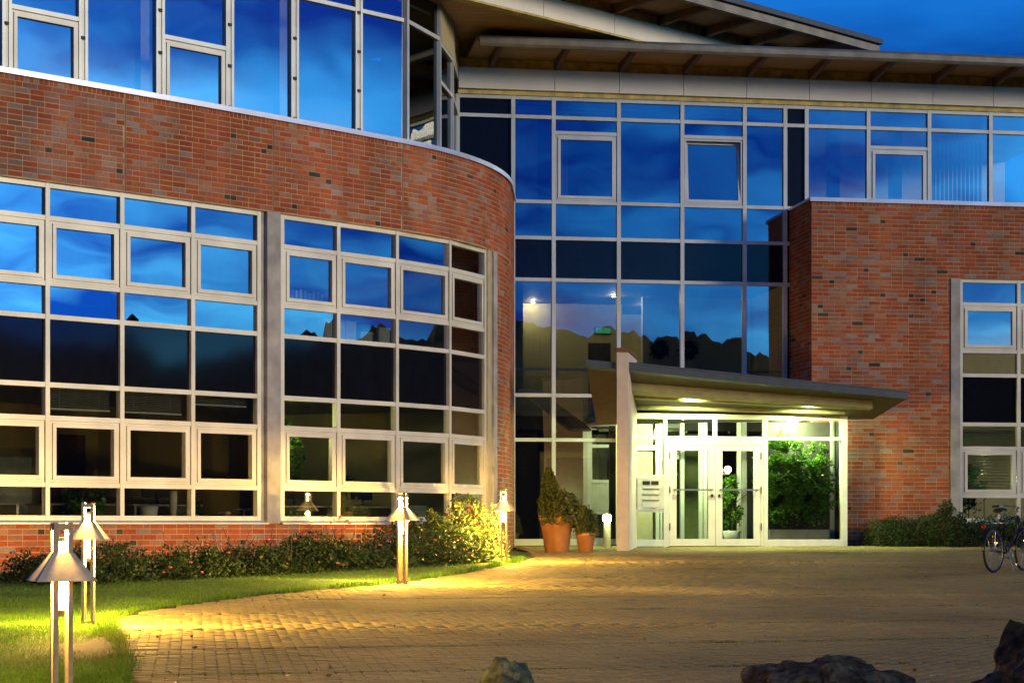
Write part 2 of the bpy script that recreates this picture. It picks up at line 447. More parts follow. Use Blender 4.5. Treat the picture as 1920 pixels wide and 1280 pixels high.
# paved forecourt: sand bed, then every setts' geometry on it
mb = MB()
YY = [-30, 0, 12] + [e[1] for e in EDGE] + [43.0]
XL = [-3, -3, -2.75] + [e[0] for e in EDGE] + [0.1]
for y, x in zip(YY, XL): mb.v += [(x-0.02, y, gz(y)+0.02), (16, y, gz(y)+0.02)]
for k in range(len(YY)-1): mb.f.append((2*k, 2*k+1, 2*k+3, 2*k+2))
forecourt = tag(part('paved_forecourt', mb, 'joint_sand', None), kind='structure')

PW, GAP = 0.2, 0.0065
def paver_rects():
    """rows of setts laid across the way in half bond, a wide drain joint every twenty-one rows"""
    out = []
    strip = 2.15; nrow = 21; ln = (strip-0.10)/nrow
    for b in range(-3, 16):
        v0 = 12.9+b*strip
        for r in range(nrow):
            v = v0+0.095+r*ln
            for c in range(-30, 70):
                out.append((c*PW+PW/2+(PW/2 if r % 2 else 0.0), v+ln/2, ln))
    return out
pr = np.array(paver_rects())
px_ = pr[:, 0]*EX-pr[:, 1]*EY + 2.2
py_ = pr[:, 0]*EY+pr[:, 1]*EX + 0.6
vis = (py_ > 13.2) & (py_ < 40.6) & (px_ > edge_x(py_)+0.02+NR.uniform(0, 0.1, len(px_))) & (px_ < py_*0.2595+0.7)
pr = pr[vis]; px_ = px_[vis]; py_ = py_[vis]
order = np.argsort(py_ + 1000*((px_/py_ > 0.256) | (py_ < 14.9) | ((px_/py_ < -0.19)) ))
top = order[:300]
rest = order[300:]
def paver_geo(cx, cy, ln, dz):
    n = len(cx); hw = PW/2-GAP/2; hl = ln/2-GAP/2
    V = np.zeros((n, 8, 3)); k = 0
    for (lvl, ins) in ((0.0, 0.0), (1.0, 0.005)):
        for (su, sv) in ((-1, -1), (1, -1), (1, 1), (-1, 1)):
            du = su*(hw-ins); dv = sv*(hl-ins)
            V[:, k, 0] = cx+du*EX-dv*EY; V[:, k, 1] = cy+du*EY+dv*EX
            V[:, k, 2] = gza(V[:, k, 1])+(0.03+dz if lvl else 0.0); k += 1
    base = np.arange(n)[:, None, None]*8
    F = np.array([[4, 5, 6, 7], [0, 1, 5, 4], [1, 2, 6, 5], [2, 3, 7, 6], [3, 0, 4, 7]])[None]+base
    return V.reshape(-1, 3), F.reshape(-1, 4)
tn = NR.uniform(0, 1, len(pr))
dz = NR.normal(0, 0.0018, len(pr))
V, F = paver_geo(px_[rest], py_[rest], pr[rest, 2], dz[rest])
setts = bpy.data.objects.new('paving_stone_field', np_mesh('paving_stone_field', V, F, 'paver', np.repeat(tn[rest], 5)))
COL.objects.link(setts); setts.parent = forecourt; setts['kind'] = 'stuff'
# the largest-showing setts as pieces of their own, all from one shape
Vp, Fp = paver_geo(np.array([0.0]), np.array([0.0]), np.array([0.0976]), np.array([0.0]))
Vp[:, 2] += 1.16
slope_a = math.atan(0.02838)
me_p = np_mesh('paving_stone', Vp, Fp, 'paver')
for i in top:
    o = bpy.data.objects.new('paving_stone', me_p); COL.objects.link(o)
    o.location = (px_[i], py_[i], gz(py_[i])+dz[i]); o.rotation_euler = (slope_a, 0, 0)
    o.scale = (1, pr[i, 2]/0.0976, 1)
    o.parent = forecourt; o['tone'] = float(tn[i])

# lawn
mb = MB()
lw = [(-2.6, -10), (-2.6, 12)] + EDGE[:-2]
left = [(-30, y) for (_, y) in lw]
cols = 24
for (x, y) in lw:
    for k in range(cols+1):
        t = k/cols; xx = -30+(x+30)*(1-(1-t)**2.2)
        b = 0.045*min(1.0, (x-xx)/0.25)
        mb.v.append((xx, y, gz(y)+0.012+b+0.02*mnoise.noise((xx*0.9, y*0.9, 0))*min(1, (x-xx)/0.5)))
for j in range(len(lw)-1):
    for k in range(cols):
        a = j*(cols+1)+k; mb.f.append((a, a+1, a+cols+2, a+cols+1))
lawn = tag(part('lawn', mb, 'turf', None, smooth=True), kind='structure')

# trodden bare soil where the paving corner meets the lawn
mb = MB(); cpt_ = (-3.62, 17.2); mb.v.append((cpt_[0], cpt_[1], gz(cpt_[1])+0.085)); nb = 40
for k in range(nb):
    a = 2*math.pi*k/nb; r_ = 1+0.28*mnoise.noise((math.cos(a)*1.7, math.sin(a)*1.7, 2.2))+0.12*mnoise.noise((math.cos(a)*5, math.sin(a)*5, 0))
    y = cpt_[1]+1.9*r_*math.sin(a); x = min(cpt_[0]+0.75*r_*math.cos(a), float(edge_x(y))+0.03)
    mb.v.append((x, y, gz(y)+0.03))
for k in range(nb): mb.f.append((0, 1+k, 1+(k+1) % nb))
tag(part('bare_soil', mb, 'earth', None, smooth=True), kind='structure')

# ------------------------------------------------------------------ the office building
bld = thing('office_building', 'three storey red brick and glass office building with a rounded corner and blue reflecting windows', 'building', (3, 41, 0), world_space=True)
def hang(o, parent):
    o.parent = parent
    if parent is bld: o.matrix_parent_inverse = BASES['office_building'].inverted()   # parts of parts already sit in place space
def bp(name, mb, mat, parent=bld, **k):
    o = bpy.data.objects.new(name, mb.mesh(name, mat, k.get('smooth', False)))
    COL.objects.link(o); o.parent = parent
    if parent is bld: o.matrix_parent_inverse = BASES['office_building'].inverted()
    if k.get('label'): o['label'] = k['label']
    if k.get('kind'): o['kind'] = k['kind']
    return o
F_C = Fr(6.045, 42.95, math.atan2(EY, EX))
F_B = Fr(6.29, 41.42, math.atan2(EY, EX))
F_U = Fr(1.04, 40.1, math.radians(43.0))
F_V = Fr(2.43, 40.0, math.atan2(EY, EX))

# ---- brick walls
CO, BL = 0.0865, 0.25
ZT, ZW, ZS = 7.27, 5.69, 0.48        # under the coping, window head, window sill
def brick_tone(pale, header=False):
    t = rnd.random()
    if t < (0.22 if header else 0.004): return rnd.uniform(0.95, 1.0)
    if t < 0.06: return rnd.uniform(0.89, 0.935)
    if rnd.random() < pale: return rnd.uniform(0.55, 0.9)
    return rnd.uniform(0.0, 0.6)
def lay(s0, s1, z0, z1, pale, course0=0):
    """rows of stretchers with headers thrown in; returns (s, z, length, height, tone)"""
    out = []; n = max(1, int(round((z1-z0)/CO))); ch = (z1-z0)/n
    for r in range(n):
        s = s0 - (0.125 if r % 2 else 0.0); z = z0+r*ch
        while s < s1:
            ln = 0.125 if rnd.random() < 0.09 else BL
            a, b = max(s, s0), min(s+ln, s1)
            if b-a > 0.03: out.append(((a+b)/2, z, b-a, ch, brick_tone(pale((a+b)/2, z), ln < 0.2 and b-a > 0.1)))
            s += ln
    return out
def rowlock(s0, s1, z0, z1, pale):
    out = []; s = s0
    while s < s1-0.04:
        out.append((s+0.0415, z0, 0.083, z1-z0, brick_tone(pale(s, z0)))); s += 0.083
    return out

JNT = 0.014
def brick_mesh(ln, h):
    mb = MB(); mb.box(-ln/2+JNT/2, ln/2-JNT/2, -0.0035, 0.02, JNT/2, h-JNT/2)
    return mb.mesh('brick', 'brick')
def wall_bricks(parent, rows, place, pick):
    """pick(row) > 0 makes a brick an object of its own (largest first); the others are one mesh"""
    chosen = sorted([r for r in rows if pick(r) is not None], key=pick)[:pick.limit] if pick else []
    cs = set(id(r) for r in chosen)
    shapes = {}
    for r in chosen:
        key = (round(r[2], 3), round(r[3], 4))
        if key not in shapes: shapes[key] = brick_mesh(r[2], r[3])
        x, y, h = place(r[0])
        o = bpy.data.objects.new('brick', shapes[key]); COL.objects.link(o)
        o.location = (x, y, r[1]); o.rotation_euler = (0, 0, h); o['tone'] = r[4]
        hang(o, parent)
    mb = MB()
    for r in rows:
        if id(r) in cs: continue
        x, y, h = place(r[0]); c, s = math.cos(h), math.sin(h); hl = r[2]/2-JNT/2
        def P(a, d, z): return (x+c*a+s*d, y+s*a-c*d, z)
        pr_ = 0.0035+rnd.uniform(-0.001, 0.001)
        z0, z1 = r[1]+JNT/2, r[1]+r[3]-JNT/2
        a0 = P(-hl, pr_, z0); a1 = P(hl, pr_, z0); a2 = P(hl, pr_, z1); a3 = P(-hl, pr_, z1)
        b0 = P(-hl, -0.02, z0); b1 = P(hl, -0.02, z0); b2 = P(hl, -0.02, z1); b3 = P(-hl, -0.02, z1)
        i = len(mb.v); mb.v += [a0, a1, a2, a3, b0, b1, b2, b3]
        mb.f += [(i, i+1, i+2, i+3), (i, i+4, i+5, i+1), (i+3, i+2, i+6, i+7), (i, i+3, i+7, i+4), (i+1, i+5, i+6, i+2)]
        mb.t += [r[4]]*5
    o = bpy.data.objects.new('brickwork', mb.mesh('brickwork', 'brick')); COL.objects.link(o)
    hang(o, parent); o['kind'] = 'stuff'
def strip_wall(mb, s0, s1, o_in, o_out, z0, z1, ds=0.25):
    n = max(1, int(math.ceil((s1-s0)/ds))); ss = np.linspace(s0, s1, n+1)
    i = len(mb.v)
    for s in ss:
        a = W(s, o_out); b = W(s, o_in)
        mb.v += [(a[0], a[1], z0), (b[0], b[1], z0), (b[0], b[1], z1), (a[0], a[1], z1)]
    for k in range(n):
        j = i+4*k
        for q in range(4):
            mb.f.append((j+q, j+4+q, j+4+(q+1) % 4, j+(q+1) % 4))
    mb.f.append((i, i+1, i+2, i+3)); j = i+4*n; mb.f.append((j+3, j+2, j+1, j))
    return mb
S0, S1 = -3.0, 14.9
SB = 11.25                              # end of the window band
def pale_l(s, z): return 0.62 if s < 2.15 else (0.22 if s < 5.05 else (0.25 if s < 7.98 else 0.38))
mb = MB()
strip_wall(mb, S0, S1, -0.30, 0.0, ZW, ZT)
strip_wall(mb, S0, SB, -0.30, 0.0, -0.9, ZS)
strip_wall(mb, SB, S1, -0.30, 0.0, -0.9, ZW-0.001)
wall_l = bp('curved_brick_wall', mb, 'mortar', label='curved red brick wall with pale orange mortar and a few black bricks')
class Pick:
    def __init__(s, f, limit): s.f = f; s.limit = limit
    def __call__(s, r): return s.f(r)
SJ = [2.165, 5.06, 7.98]
rows = []
segs = [S0] + SJ + [S1]
for sj in SJ:
    q = W(sj, 0.0); fr = Fr(q[0], q[1], q[2]); mb = MB(); fr.box(mb, -0.009, 0.009, -0.02, 0.002, ZW+0.01, ZT-0.115); bp('movement_joint', mb, 'joint_sealant')
for a, b in zip(segs, segs[1:]):       # movement joints between the panels
    rows += lay(a+(0.012 if a in SJ else 0), b-(0.012 if b in SJ else 0), ZW+0.02, ZT-0.115, pale_l)
    rows += rowlock(a, b, ZT-0.115, ZT, lambda s, z: 0.1)
rows += lay(S0, SB, ZS-0.98, ZS, lambda s, z: 0.3)
rows += lay(SB+0.02, S1, -0.70, ZW, lambda s, z: 0.35)
wall_bricks(wall_l, rows, lambda s: W(s), Pick(lambda r: (abs(r[0]-1.4) if (r[0] > -0.05 and r[1] > ZW and r[3] < 0.1) else None), 300))
# coping
mb = MB(); strip_wall(mb, S0, S1, -0.34, 0.045, ZT+0.002, ZT+0.055); bp('coping', mb, 'sheet_metal')
mb = MB(); strip_wall(mb, S0, S1, 0.030, 0.047, ZT-0.03, ZT+0.002); bp('coping_drip', mb, 'sheet_metal')

# right hand brick wing
WB = 9.0
mb = MB()
F_B.box(mb, 0, 3.058, -0.30, 0, -0.3, ZW-0.001)
F_B.box(mb, 0, WB, -0.30, 0, ZW, ZT)
F_B.box(mb, 3.058, WB, -0.30, 0, -0.3, ZS)
F_B.box(mb, 0.0, 0.30, -1.66, -0.301, -0.3, ZT-0.001)
wall_r = bp('brick_wall', mb, 'mortar', label='flat brick wall right of the entrance with mottled pale orange bricks')
pale_r = lambda s, z: 0.52 if s < 1.6 else 0.34
rows = lay(0.0, 3.05, -0.1, ZW, pale_r) + lay(0.0, WB, ZW, ZT-0.115, pale_r) + lay(3.05, WB, -0.1, ZS, pale_r) + rowlock(0, WB, ZT-0.115, ZT, lambda s, z: 0.3)
wall_bricks(wall_r, rows, lambda s: (F_B.ox+F_B.e[0]*s, F_B.oy+F_B.e[1]*s, F_B.h), None)
F_R = Fr(F_B.p(0, -1.66, 0)[0], F_B.p(0, -1.66, 0)[1], F_B.h-math.pi/2)     # the return facing left
rows = lay(0, 1.64, -0.1, ZT, lambda s, z: 0.3)
wall_bricks(wall_r, rows, lambda s: (F_R.ox+F_R.e[0]*s, F_R.oy+F_R.e[1]*s, F_R.h), None)
mb = MB(); F_B.box(mb, -0.045, WB, -0.34, 0.045, ZT+0.002, ZT+0.055); F_B.box(mb, -0.045, 0.33, -1.5, -0.341, ZT+0.002, ZT+0.055); bp('coping', mb, 'sheet_metal')
mb = MB(); F_B.box(mb, -0.045, WB, 0.030, 0.047, ZT-0.03, ZT+0.002); bp('coping_drip', mb, 'sheet_metal')

# ---- glazing kit
TW = 0.075
def pane_obj(fr, a0, a1, z0, z1, d=-0.03, mat='glass', parent=bld, name='pane', tilt=0.003, lean=0.0):
    """one sheet of glass, never quite true; lean tips the top inwards"""
    t1, t2 = rnd.gauss(0, tilt), rnd.gauss(0, tilt)
    w, h = a1-a0, z1-z0
    def dd(sa, sz): return d+sa*w/2*t1+sz*h/2*t2-lean*(sz+1)/2*h
    mb = MB()
    f = [fr.p(a0, dd(-1, -1), z0), fr.p(a1, dd(1, -1), z0), fr.p(a1, dd(1, 1), z1), fr.p(a0, dd(-1, 1), z1)]
    mb.quad(*f)
    o = bpy.data.objects.new(name, mb.mesh(name, mat)); COL.objects.link(o)
    hang(o, parent)
    return o
def panel_obj(fr, a0, a1, z0, z1, d=-0.03, mat='spandrel', name='spandrel_panel'):
    mb = MB(); fr.box(mb, a0, a1, d-0.03, d, z0, z1); return bp(name, mb, mat)
def ring(fr, mb, a0, a1, z0, z1, w, d0, d1):
    fr.box(mb, a0, a0+w, d0, d1, z0, z1); fr.box(mb, a1-w, a1, d0, d1, z0, z1)
    fr.box(mb, a0+w, a1-w, d0, d1-0.001, z0, z0+w); fr.box(mb, a0+w, a1-w, d0, d1-0.001, z1-w, z1)
def casement(fr, a0, a1, z0, z1, mat='aluminium', gmat='glass', lean=0.0, d=0.0):
    """opening light: outer frame, sash and pane under one window"""
    mb = MB(); ring(fr, mb, a0, a1, z0, z1, 0.035, d-0.06, d+0.012)
    wnd = bp('window', mb, mat)
    mb = MB()
    if lean:
        o0, o1, w = a0+0.036, a1-0.036, 0.055; zb, zt = z0+0.036, z1-0.036; ti = lean*(zt-zb)
        def slab(aa, ab, za, zb_):
            da, db = -lean*(za-zb), -lean*(zb_-zb)
            mb.hexa([fr.p(aa, d+0.02+da, za), fr.p(ab, d+0.02+da, za), fr.p(ab, d-0.04+da, za), fr.p(aa, d-0.04+da, za),
                     fr.p(aa, d+0.02+db, zb_), fr.p(ab, d+0.02+db, zb_), fr.p(ab, d-0.04+db, zb_), fr.p(aa, d-0.04+db, zb_)])
        slab(o0, o0+w, zb, zt); slab(o1-w, o1, zb, zt); slab(o0+w, o1-w, zb, zb+w); slab(o0+w, o1-w, zt-w, zt)
    else:
        ring(fr, mb, a0+0.038, a1-0.038, z0+0.038, z1-0.038, 0.06, d-0.05, d+0.032)
    fo = bpy.data.objects.new('frame', mb.mesh('frame', mat)); COL.objects.link(fo); fo.parent = wnd
    pane_obj(fr, a0+0.085, a1-0.085, z0+0.085, z1-0.085, d-0.02, gmat, wnd, lean=lean)
    return wnd
def mullion(fr, a, z0, z1, mat='aluminium', w=TW, d0=-0.10, d1=0.03):
    mb = MB(); fr.box(mb, a-w/2, a+w/2, d0, d1, z0, z1); return bp('mullion', mb, mat)
def transom(fr, a0, a1, z, mat='aluminium', w=TW, d0=-0.10, d1=0.024):
    mb = MB(); fr.box(mb, a0, a1, d0, d1, z-w/2, z+w/2); return bp('transom', mb, mat)

ROWS = [5.65, 5.15, 4.15, 3.64, 2.60, 2.09, 1.07, 0.56]
def wing_column(fr, wd, first, last):
    """a column of seven lights between two mullions"""
    a0, a1 = TW/2, wd-TW/2
    for r in range(7):
        zt, zb = ROWS[r]-TW/2, ROWS[r+1]+TW/2
        if r == 3: panel_obj(fr, a0, a1, zb, zt)
        elif r in (1, 5): casement(fr, a0+0.012, a1-0.012, zb+0.004, zt-0.004)
        else: pane_obj(fr, a0, a1, zb, zt)
    for z in ROWS: transom(fr, a0, a1, z)

def wing_bay(svals, inset=0.07):
    pts = [W(s, -inset) for s in svals]
    for k in range(len(pts)-1):
        fr, wd = chord(pts[k], pts[k+1])
        wing_column(fr, wd, k == 0, k == len(pts)-2)
        mullion(fr, 0, ROWS[-1]-TW/2, ROWS[0]+TW/2)
        if k == len(pts)-2: mullion(fr, wd, ROWS[-1]-TW/2, ROWS[0]+TW/2)
wing_bay([-1.8, -0.5, 0.823, 2.138, 3.473, 4.80])
wing_bay([5.29, 6.522, 7.892, 9.355, 10.76])
# concrete pier between the bays, end jamb, sills
mb = MB(); fr, wd = chord(W(4.925, 0.02), W(5.205, 0.02)); fr.box(mb, 0, wd, -0.32, 0.0, ZS+0.002, ZW-0.004); bp('pier', mb, 'concrete', label='grey concrete pier between the two window bays')
mb = MB(); fr, wd = chord(W(4.845, -0.06), W(4.92, -0.06)); fr.box(mb, 0, wd, -0.2, 0.0, ZS+0.004, ZW-0.006); bp('cover_strip', mb, 'concrete')
mb = MB(); fr, wd = chord(W(10.80, -0.03), W(11.02, -0.03)); fr.box(mb, 0, wd, -0.2, 0.02, ZS+0.002, ZW-0.004); bp('jamb_cladding', mb, 'beige_trim')
mb = MB(); fr, wd = chord(W(11.03, 0.0), W(11.245, 0.0)); fr.box(mb, 0, wd, -0.2, 0.03, ZS+0.003, ZW-0.005); bp('jamb_cladding', mb, 'concrete')
for a, b in ((S0, 4.92), (5.21, 11.24)):
    mb = MB(); n = 24
    for k in range(n+1):
        s = a+(b-a)*k/n; p, q, r_ = W(s, -0.10), W(s, 0.07), W(s, 0.07)
        mb.v += [(p[0], p[1], 0.525), (q[0], q[1], 0.487), (q[0], q[1], 0.465), (p[0], p[1], 0.478)]
    for k in range(n):
        for q in range(3): mb.f.append((4*k+q, 4*k+4+q, 4*k+5+q, 4*k+1+q))
    bp('window_sill', mb, 'aluminium_blue')

# windows of the right hand wing
for a, b in ((3.31, 4.613), (4.613, 5.92), (5.92, 7.2)):
    q0 = F_B.p(a, -0.07, 0); fr = Fr(q0[0], q0[1], F_B.h)
    wing_column(fr, b-a, False, False); mullion(fr, 0, ROWS[-1]-TW/2, ROWS[0]+TW/2)
mb = MB(); F_B.box(mb, 3.062, 3.268, -0.25, 0.03, ZS+0.002, ZW-0.004); bp('jamb_cladding', mb, 'concrete')
mb = MB(); F_B.box(mb, 3.27, WB, -0.12, 0.06, ZS, 0.52); bp('window_sill', mb, 'aluminium_blue')

# ---- upper glazing of the left wing, set back behind the coping
UT = [-15.2, -13.79, -12.49, -11.10, -9.61, -8.186, -6.775, -5.307, -4.138]
UZ0, UZ1, UTR = 6.6, 10.62, 9.96
def split_mullion(fr, a, z0, z1):
    """twin aluminium profiles with a dark gap and clips"""
    mb = MB(); fr.box(mb, a-0.085, a-0.03, -0.10, 0.03, z0, z1); fr.box(mb, a+0.03, a+0.085, -0.10, 0.03, z0, z1)
    m = bp('mullion', mb, 'aluminium_blue')
    mb = MB(); fr.box(mb, a-0.03, a+0.03, -0.10, 0.012, z0, z1); g = bpy.data.objects.new('gasket', mb.mesh('gasket', 'aluminium')); COL.objects.link(g); g.parent = m
    z = z0+0.4
    while z < z1-0.2:
        mb = MB(); fr.box(mb, a-0.045, a+0.025, 0.03, 0.05, z, z+0.05)
        g = bpy.data.objects.new('clip', mb.mesh('clip', 'dark_gasket')); COL.objects.link(g); g.parent = m
        z += 0.72
for k, (a, b) in enumerate(zip(UT, UT[1:])):
    split_mullion(F_U, a, UZ0, UZ1)
    a0, a1 = a+0.085, b-0.085
    if k in (2, 4):
        pane_obj(F_U, a0, a1, 8.80, UTR-0.04); transom(F_U, a0, a1, 8.76, 'aluminium_blue')
        casement(F_U, a0, a1, UZ0+0.3, 8.71, 'aluminium')
    else:
        pane_obj(F_U, a0, a1, UZ0, UTR-0.04)
    transom(F_U, a0, a1, UTR, 'aluminium_blue')
    pane_obj(F_U, a0, a1, UTR+0.04, UZ1)
UP = [(-1.985, 37.278), (-1.42, 38.66), (-1.213, 40.08), (-1.15, 41.78)]
for k in range(3):
    fr, wd = chord(UP[k], UP[k+1])
    mullion(fr, 0, UZ0, UZ1, 'aluminium_blue', 0.09, -0.09, 0.03)
    transom(fr, 0.045, wd-0.045, UTR-(0.0 if k == 0 else 0.08), 'aluminium_blue')
    if k == 0:
        pane_obj(fr, 0.045, wd-0.045, UZ0, UTR-0.04, -0.03, 'glass_dark'); pane_obj(fr, 0.045, wd-0.045, UTR+0.04, UZ1, -0.03, 'glass_dark')
    else:
        transom(fr, 0.045, wd-0.045, 9.14, 'aluminium_blue')
        pane_obj(fr, 0.045, wd-0.045, UZ0, 9.10, -0.03, 'glass_dark'); pane_obj(fr, 0.045, wd-0.045, 9.18, UTR-0.12, -0.03, 'glass_dark')
        panel_obj(fr, 0.0, wd, UTR-0.04, UZ1, 0.03, 'beige_trim', 'head_panel')

# ---- curtain wall of the middle and its upper continuation to the right
CD = [-7.289, -6.099, -5.223, -3.804, -2.405, -1.016, -0.105, 0.376, 1.782, 3.179, 4.602, 6.077, 7.5]
ZH = 9.58
LOW = [7.34, 6.57, 5.68, 3.22, 2.27, 0.12]
AB = 'aluminium_blue'
for k, (a, b) in enumerate(zip(CD, CD[1:])):
    right = k >= 7
    mullion(F_C, a, 6.8 if right else 0.0, ZH, AB, 0.085)
    a0, a1 = a+0.0425, b-0.0425
    transom(F_C, a0, a1, ZH-0.04, AB); transom(F_C, a0, a1, 9.14, AB)
    if k == 0 or k == 6:
        panel_obj(F_C, a0, a1, 9.18, ZH-0.08, mat='dark_panel', name='dark_panel'); panel_obj(F_C, a0, a1, 7.38, 9.10, mat='dark_panel', name='dark_panel')
    else:
        pane_obj(F_C, a0, a1, 9.18, ZH-0.08)
        if k in (2, 4, 8):
            zc = 8.82 if k < 7 else 8.72
            pane_obj(F_C, a0, a1, zc+0.04, 9.10); transom(F_C, a0, a1, zc, AB)
            casement(F_C, a0+0.01, a1-0.01, 7.385 if not right else 7.1, zc-0.045, AB, lean=0.10 if k == 4 else 0.0)
        else:
            pane_obj(F_C, a0, a1, 7.38 if not right else 6.8, 9.10)
    if not right:
        for z in LOW: transom(F_C, a0, a1, z, AB)
        (panel_obj if k in (0, 6) else pane_obj)(F_C, a0, a1, 6.61, 7.30)
        panel_obj(F_C, a0, a1, 5.72, 6.53)
        (panel_obj if k in (0, 6) else pane_obj)(F_C, a0, a1, 3.26, 5.64)
        if a < -3.5:
            pane_obj(F_C, a0, a1, 2.31, 3.18); pane_obj(F_C, a0, a1, 0.16, 2.23)
mb = MB(); F_C.box(mb, CD[0], 7.5, -0.12, 0.06, -0.05, 0.08); bp('base_sill', mb, 'aluminium')

# fascia, timber strip, eaves of the middle
fj = [-7.289] + [-5.223+1.406*i for i in range(10)]
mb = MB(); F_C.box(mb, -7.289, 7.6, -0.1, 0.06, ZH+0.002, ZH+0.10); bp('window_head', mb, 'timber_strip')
for a, b in zip(fj, fj[1:]):
    mb = MB(); F_C.box(mb, a+0.006, b-0.006, -0.1, 0.14, ZH+0.102, 10.12); bp('fascia_panel', mb, 'white_panel')
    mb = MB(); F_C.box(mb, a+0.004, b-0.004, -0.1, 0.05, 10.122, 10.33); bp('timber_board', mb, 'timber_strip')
OV = 1.55
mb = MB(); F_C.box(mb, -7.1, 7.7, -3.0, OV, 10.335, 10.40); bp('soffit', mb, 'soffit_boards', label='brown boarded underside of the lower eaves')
for i in range(11):
    a = -6.6+1.406*i+0.02
    if a > 7.3: break
    mb = MB()
    P = F_C.p
    mb.hexa([P(a-0.05, OV-0.06, 10.26), P(a+0.05, OV-0.06, 10.26), P(a+0.05, 0.052, 10.122), P(a-0.05, 0.052, 10.122),
             P(a-0.05, OV-0.06, 10.334), P(a+0.05, OV-0.06, 10.334), P(a+0.05, 0.052, 10.334), P(a-0.05, 0.052, 10.334)])
    bp('rafter', mb, 'rafter_wood')
mb = MB()
gp = [(OV-0.02, 10.40), (OV-0.02, 10.27), (OV+0.02, 10.22), (OV+0.09, 10.22), (OV+0.13, 10.27), (OV+0.13, 10.37), (OV+0.11, 10.40)]
for a in (-7.05, 7.7): mb.v += [F_C.p(a, d, z) for d, z in gp]
n = len(gp)
for q in range(n): mb.f.append((q, (q+1) % n, n+(q+1) % n, n+q))
mb.f += [tuple(range(n)), tuple(range(2*n-1, n-1, -1))]
bp('gutter', mb, 'gutter_zinc', label='zinc gutter of the lower eaves')
mb = MB(); F_C.box(mb, -7.08, 7.7, -4.0, OV+0.02, 10.405, 10.45); bp('roof', mb, 'roof_edge')

# upper roof of the left wing
U1 = 8.45
t = -15.0; pj = [-15.0]
while t < U1-1.0: t += 2.05; pj.append(min(t, U1-0.3))
for a, b in zip(pj, pj[1:]):
    mb = MB(); F_U.box(mb, a+0.006, b-0.006, -0.15, 0.10, 10.645, 11.05); bp('fascia_panel', mb, 'white_panel')
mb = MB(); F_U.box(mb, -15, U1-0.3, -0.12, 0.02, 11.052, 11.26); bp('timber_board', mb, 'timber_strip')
mb = MB(); F_U.box(mb, -15, U1-0.3, -0.10, 0.11, 10.60, 10.643); bp('fascia_strip', mb, 'timber_strip')  # timber coloured strip under the upper fascia panels
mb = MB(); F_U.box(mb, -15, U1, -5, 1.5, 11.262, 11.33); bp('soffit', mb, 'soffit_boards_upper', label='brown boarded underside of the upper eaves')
t = -14.2
while t < U1-0.2:
    mb = MB(); P = F_U.p
    mb.hexa([P(t-0.06, 1.46, 11.17), P(t+0.06, 1.46, 11.17), P(t+0.06, 0.022, 11.052), P(t-0.06, 0.022, 11.052),
             P(t-0.06, 1.46, 11.261), P(t+0.06, 1.46, 11.261), P(t+0.06, 0.022, 11.261), P(t-0.06, 0.022, 11.261)])
    bp('rafter', mb, 'rafter_wood'); t += 1.42
mb = MB(); F_U.box(mb, -15, U1+0.02, 1.50, 1.60, 11.14, 11.30); bp('gutter', mb, 'gutter_zinc', label='zinc gutter of the upper eaves')
mb = MB(); F_U.box(mb, -15, U1+0.10, -5, 1.66, 11.335, 11.45); bp('roof', mb, 'roof_edge')
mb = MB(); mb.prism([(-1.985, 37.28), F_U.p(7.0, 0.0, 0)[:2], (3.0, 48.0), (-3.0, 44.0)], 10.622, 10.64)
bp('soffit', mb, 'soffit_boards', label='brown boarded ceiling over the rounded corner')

# ---- floors, ceilings and back walls inside
def strip_floor(name, mat, z0, z1, o0=-0.32, o1=-5.2, s0=S0, s1=13.0):
    mb = MB(); strip_wall(mb, s0, s1, o1, o0, z0, z1, 0.8); bp(name, mb, mat)
strip_floor('floor', 'interior_floor', -0.1, 0.05)
strip_floor('ceiling', 'ceiling', 2.64, 2.70)
strip_floor('floor', 'interior_floor', 2.95, 3.02)
strip_floor('ceiling', 'ceiling', 5.70, 5.76)
strip_floor('floor', 'interior_floor', 6.1, 6.2)
mb = MB(); strip_wall(mb, S0, 13.0, -5.4, -5.25, 0.05, 5.75, 0.8); bp('back_wall', mb, 'interior_wall')
for s in (-2.9, 5.065, 10.9):
    for z0, z1 in ((0.06, 2.63), (3.03, 5.69)):
        mb = MB(); q = W(s, -0.34); fr = Fr(q[0], q[1], q[2]); fr.box(mb, -0.06, 0.06, -4.9, 0, z0, z1); bp('partition', mb, 'interior_wall')
for s, w, h, z, mt in ((1.2, 0.9, 2.05, 0.06, 'interior_dark'), (2.6, 1.3, 1.6, 0.06, 'cream_box'), (4.2, 0.9, 2.05, 0.06, 'rafter_wood'), (7.0, 1.5, 1.9, 0.06, 'canopy_brown'), (9.3, 1.0, 2.05, 0.06, 'interior_dark'),
                       (0.6, 1.6, 1.9, 3.03, 'cream_box'), (2.7, 0.9, 2.05, 3.03, 'interior_dark'), (4.1, 1.2, 1.4, 3.03, 'canopy_brown'), (6.6, 0.9, 2.05, 3.03, 'interior_dark'), (8.6, 1.4, 1.8, 3.03, 'cream_box')):
    q = W(s, -5.23); fr = Fr(q[0], q[1], q[2]); mb = MB(); fr.box(mb, -w/2, w/2, 0.0, 0.06 if w < 1.0 else 0.42, z, z+h); bp('office_door' if w < 1.0 else 'wall_cupboard', mb, mt)
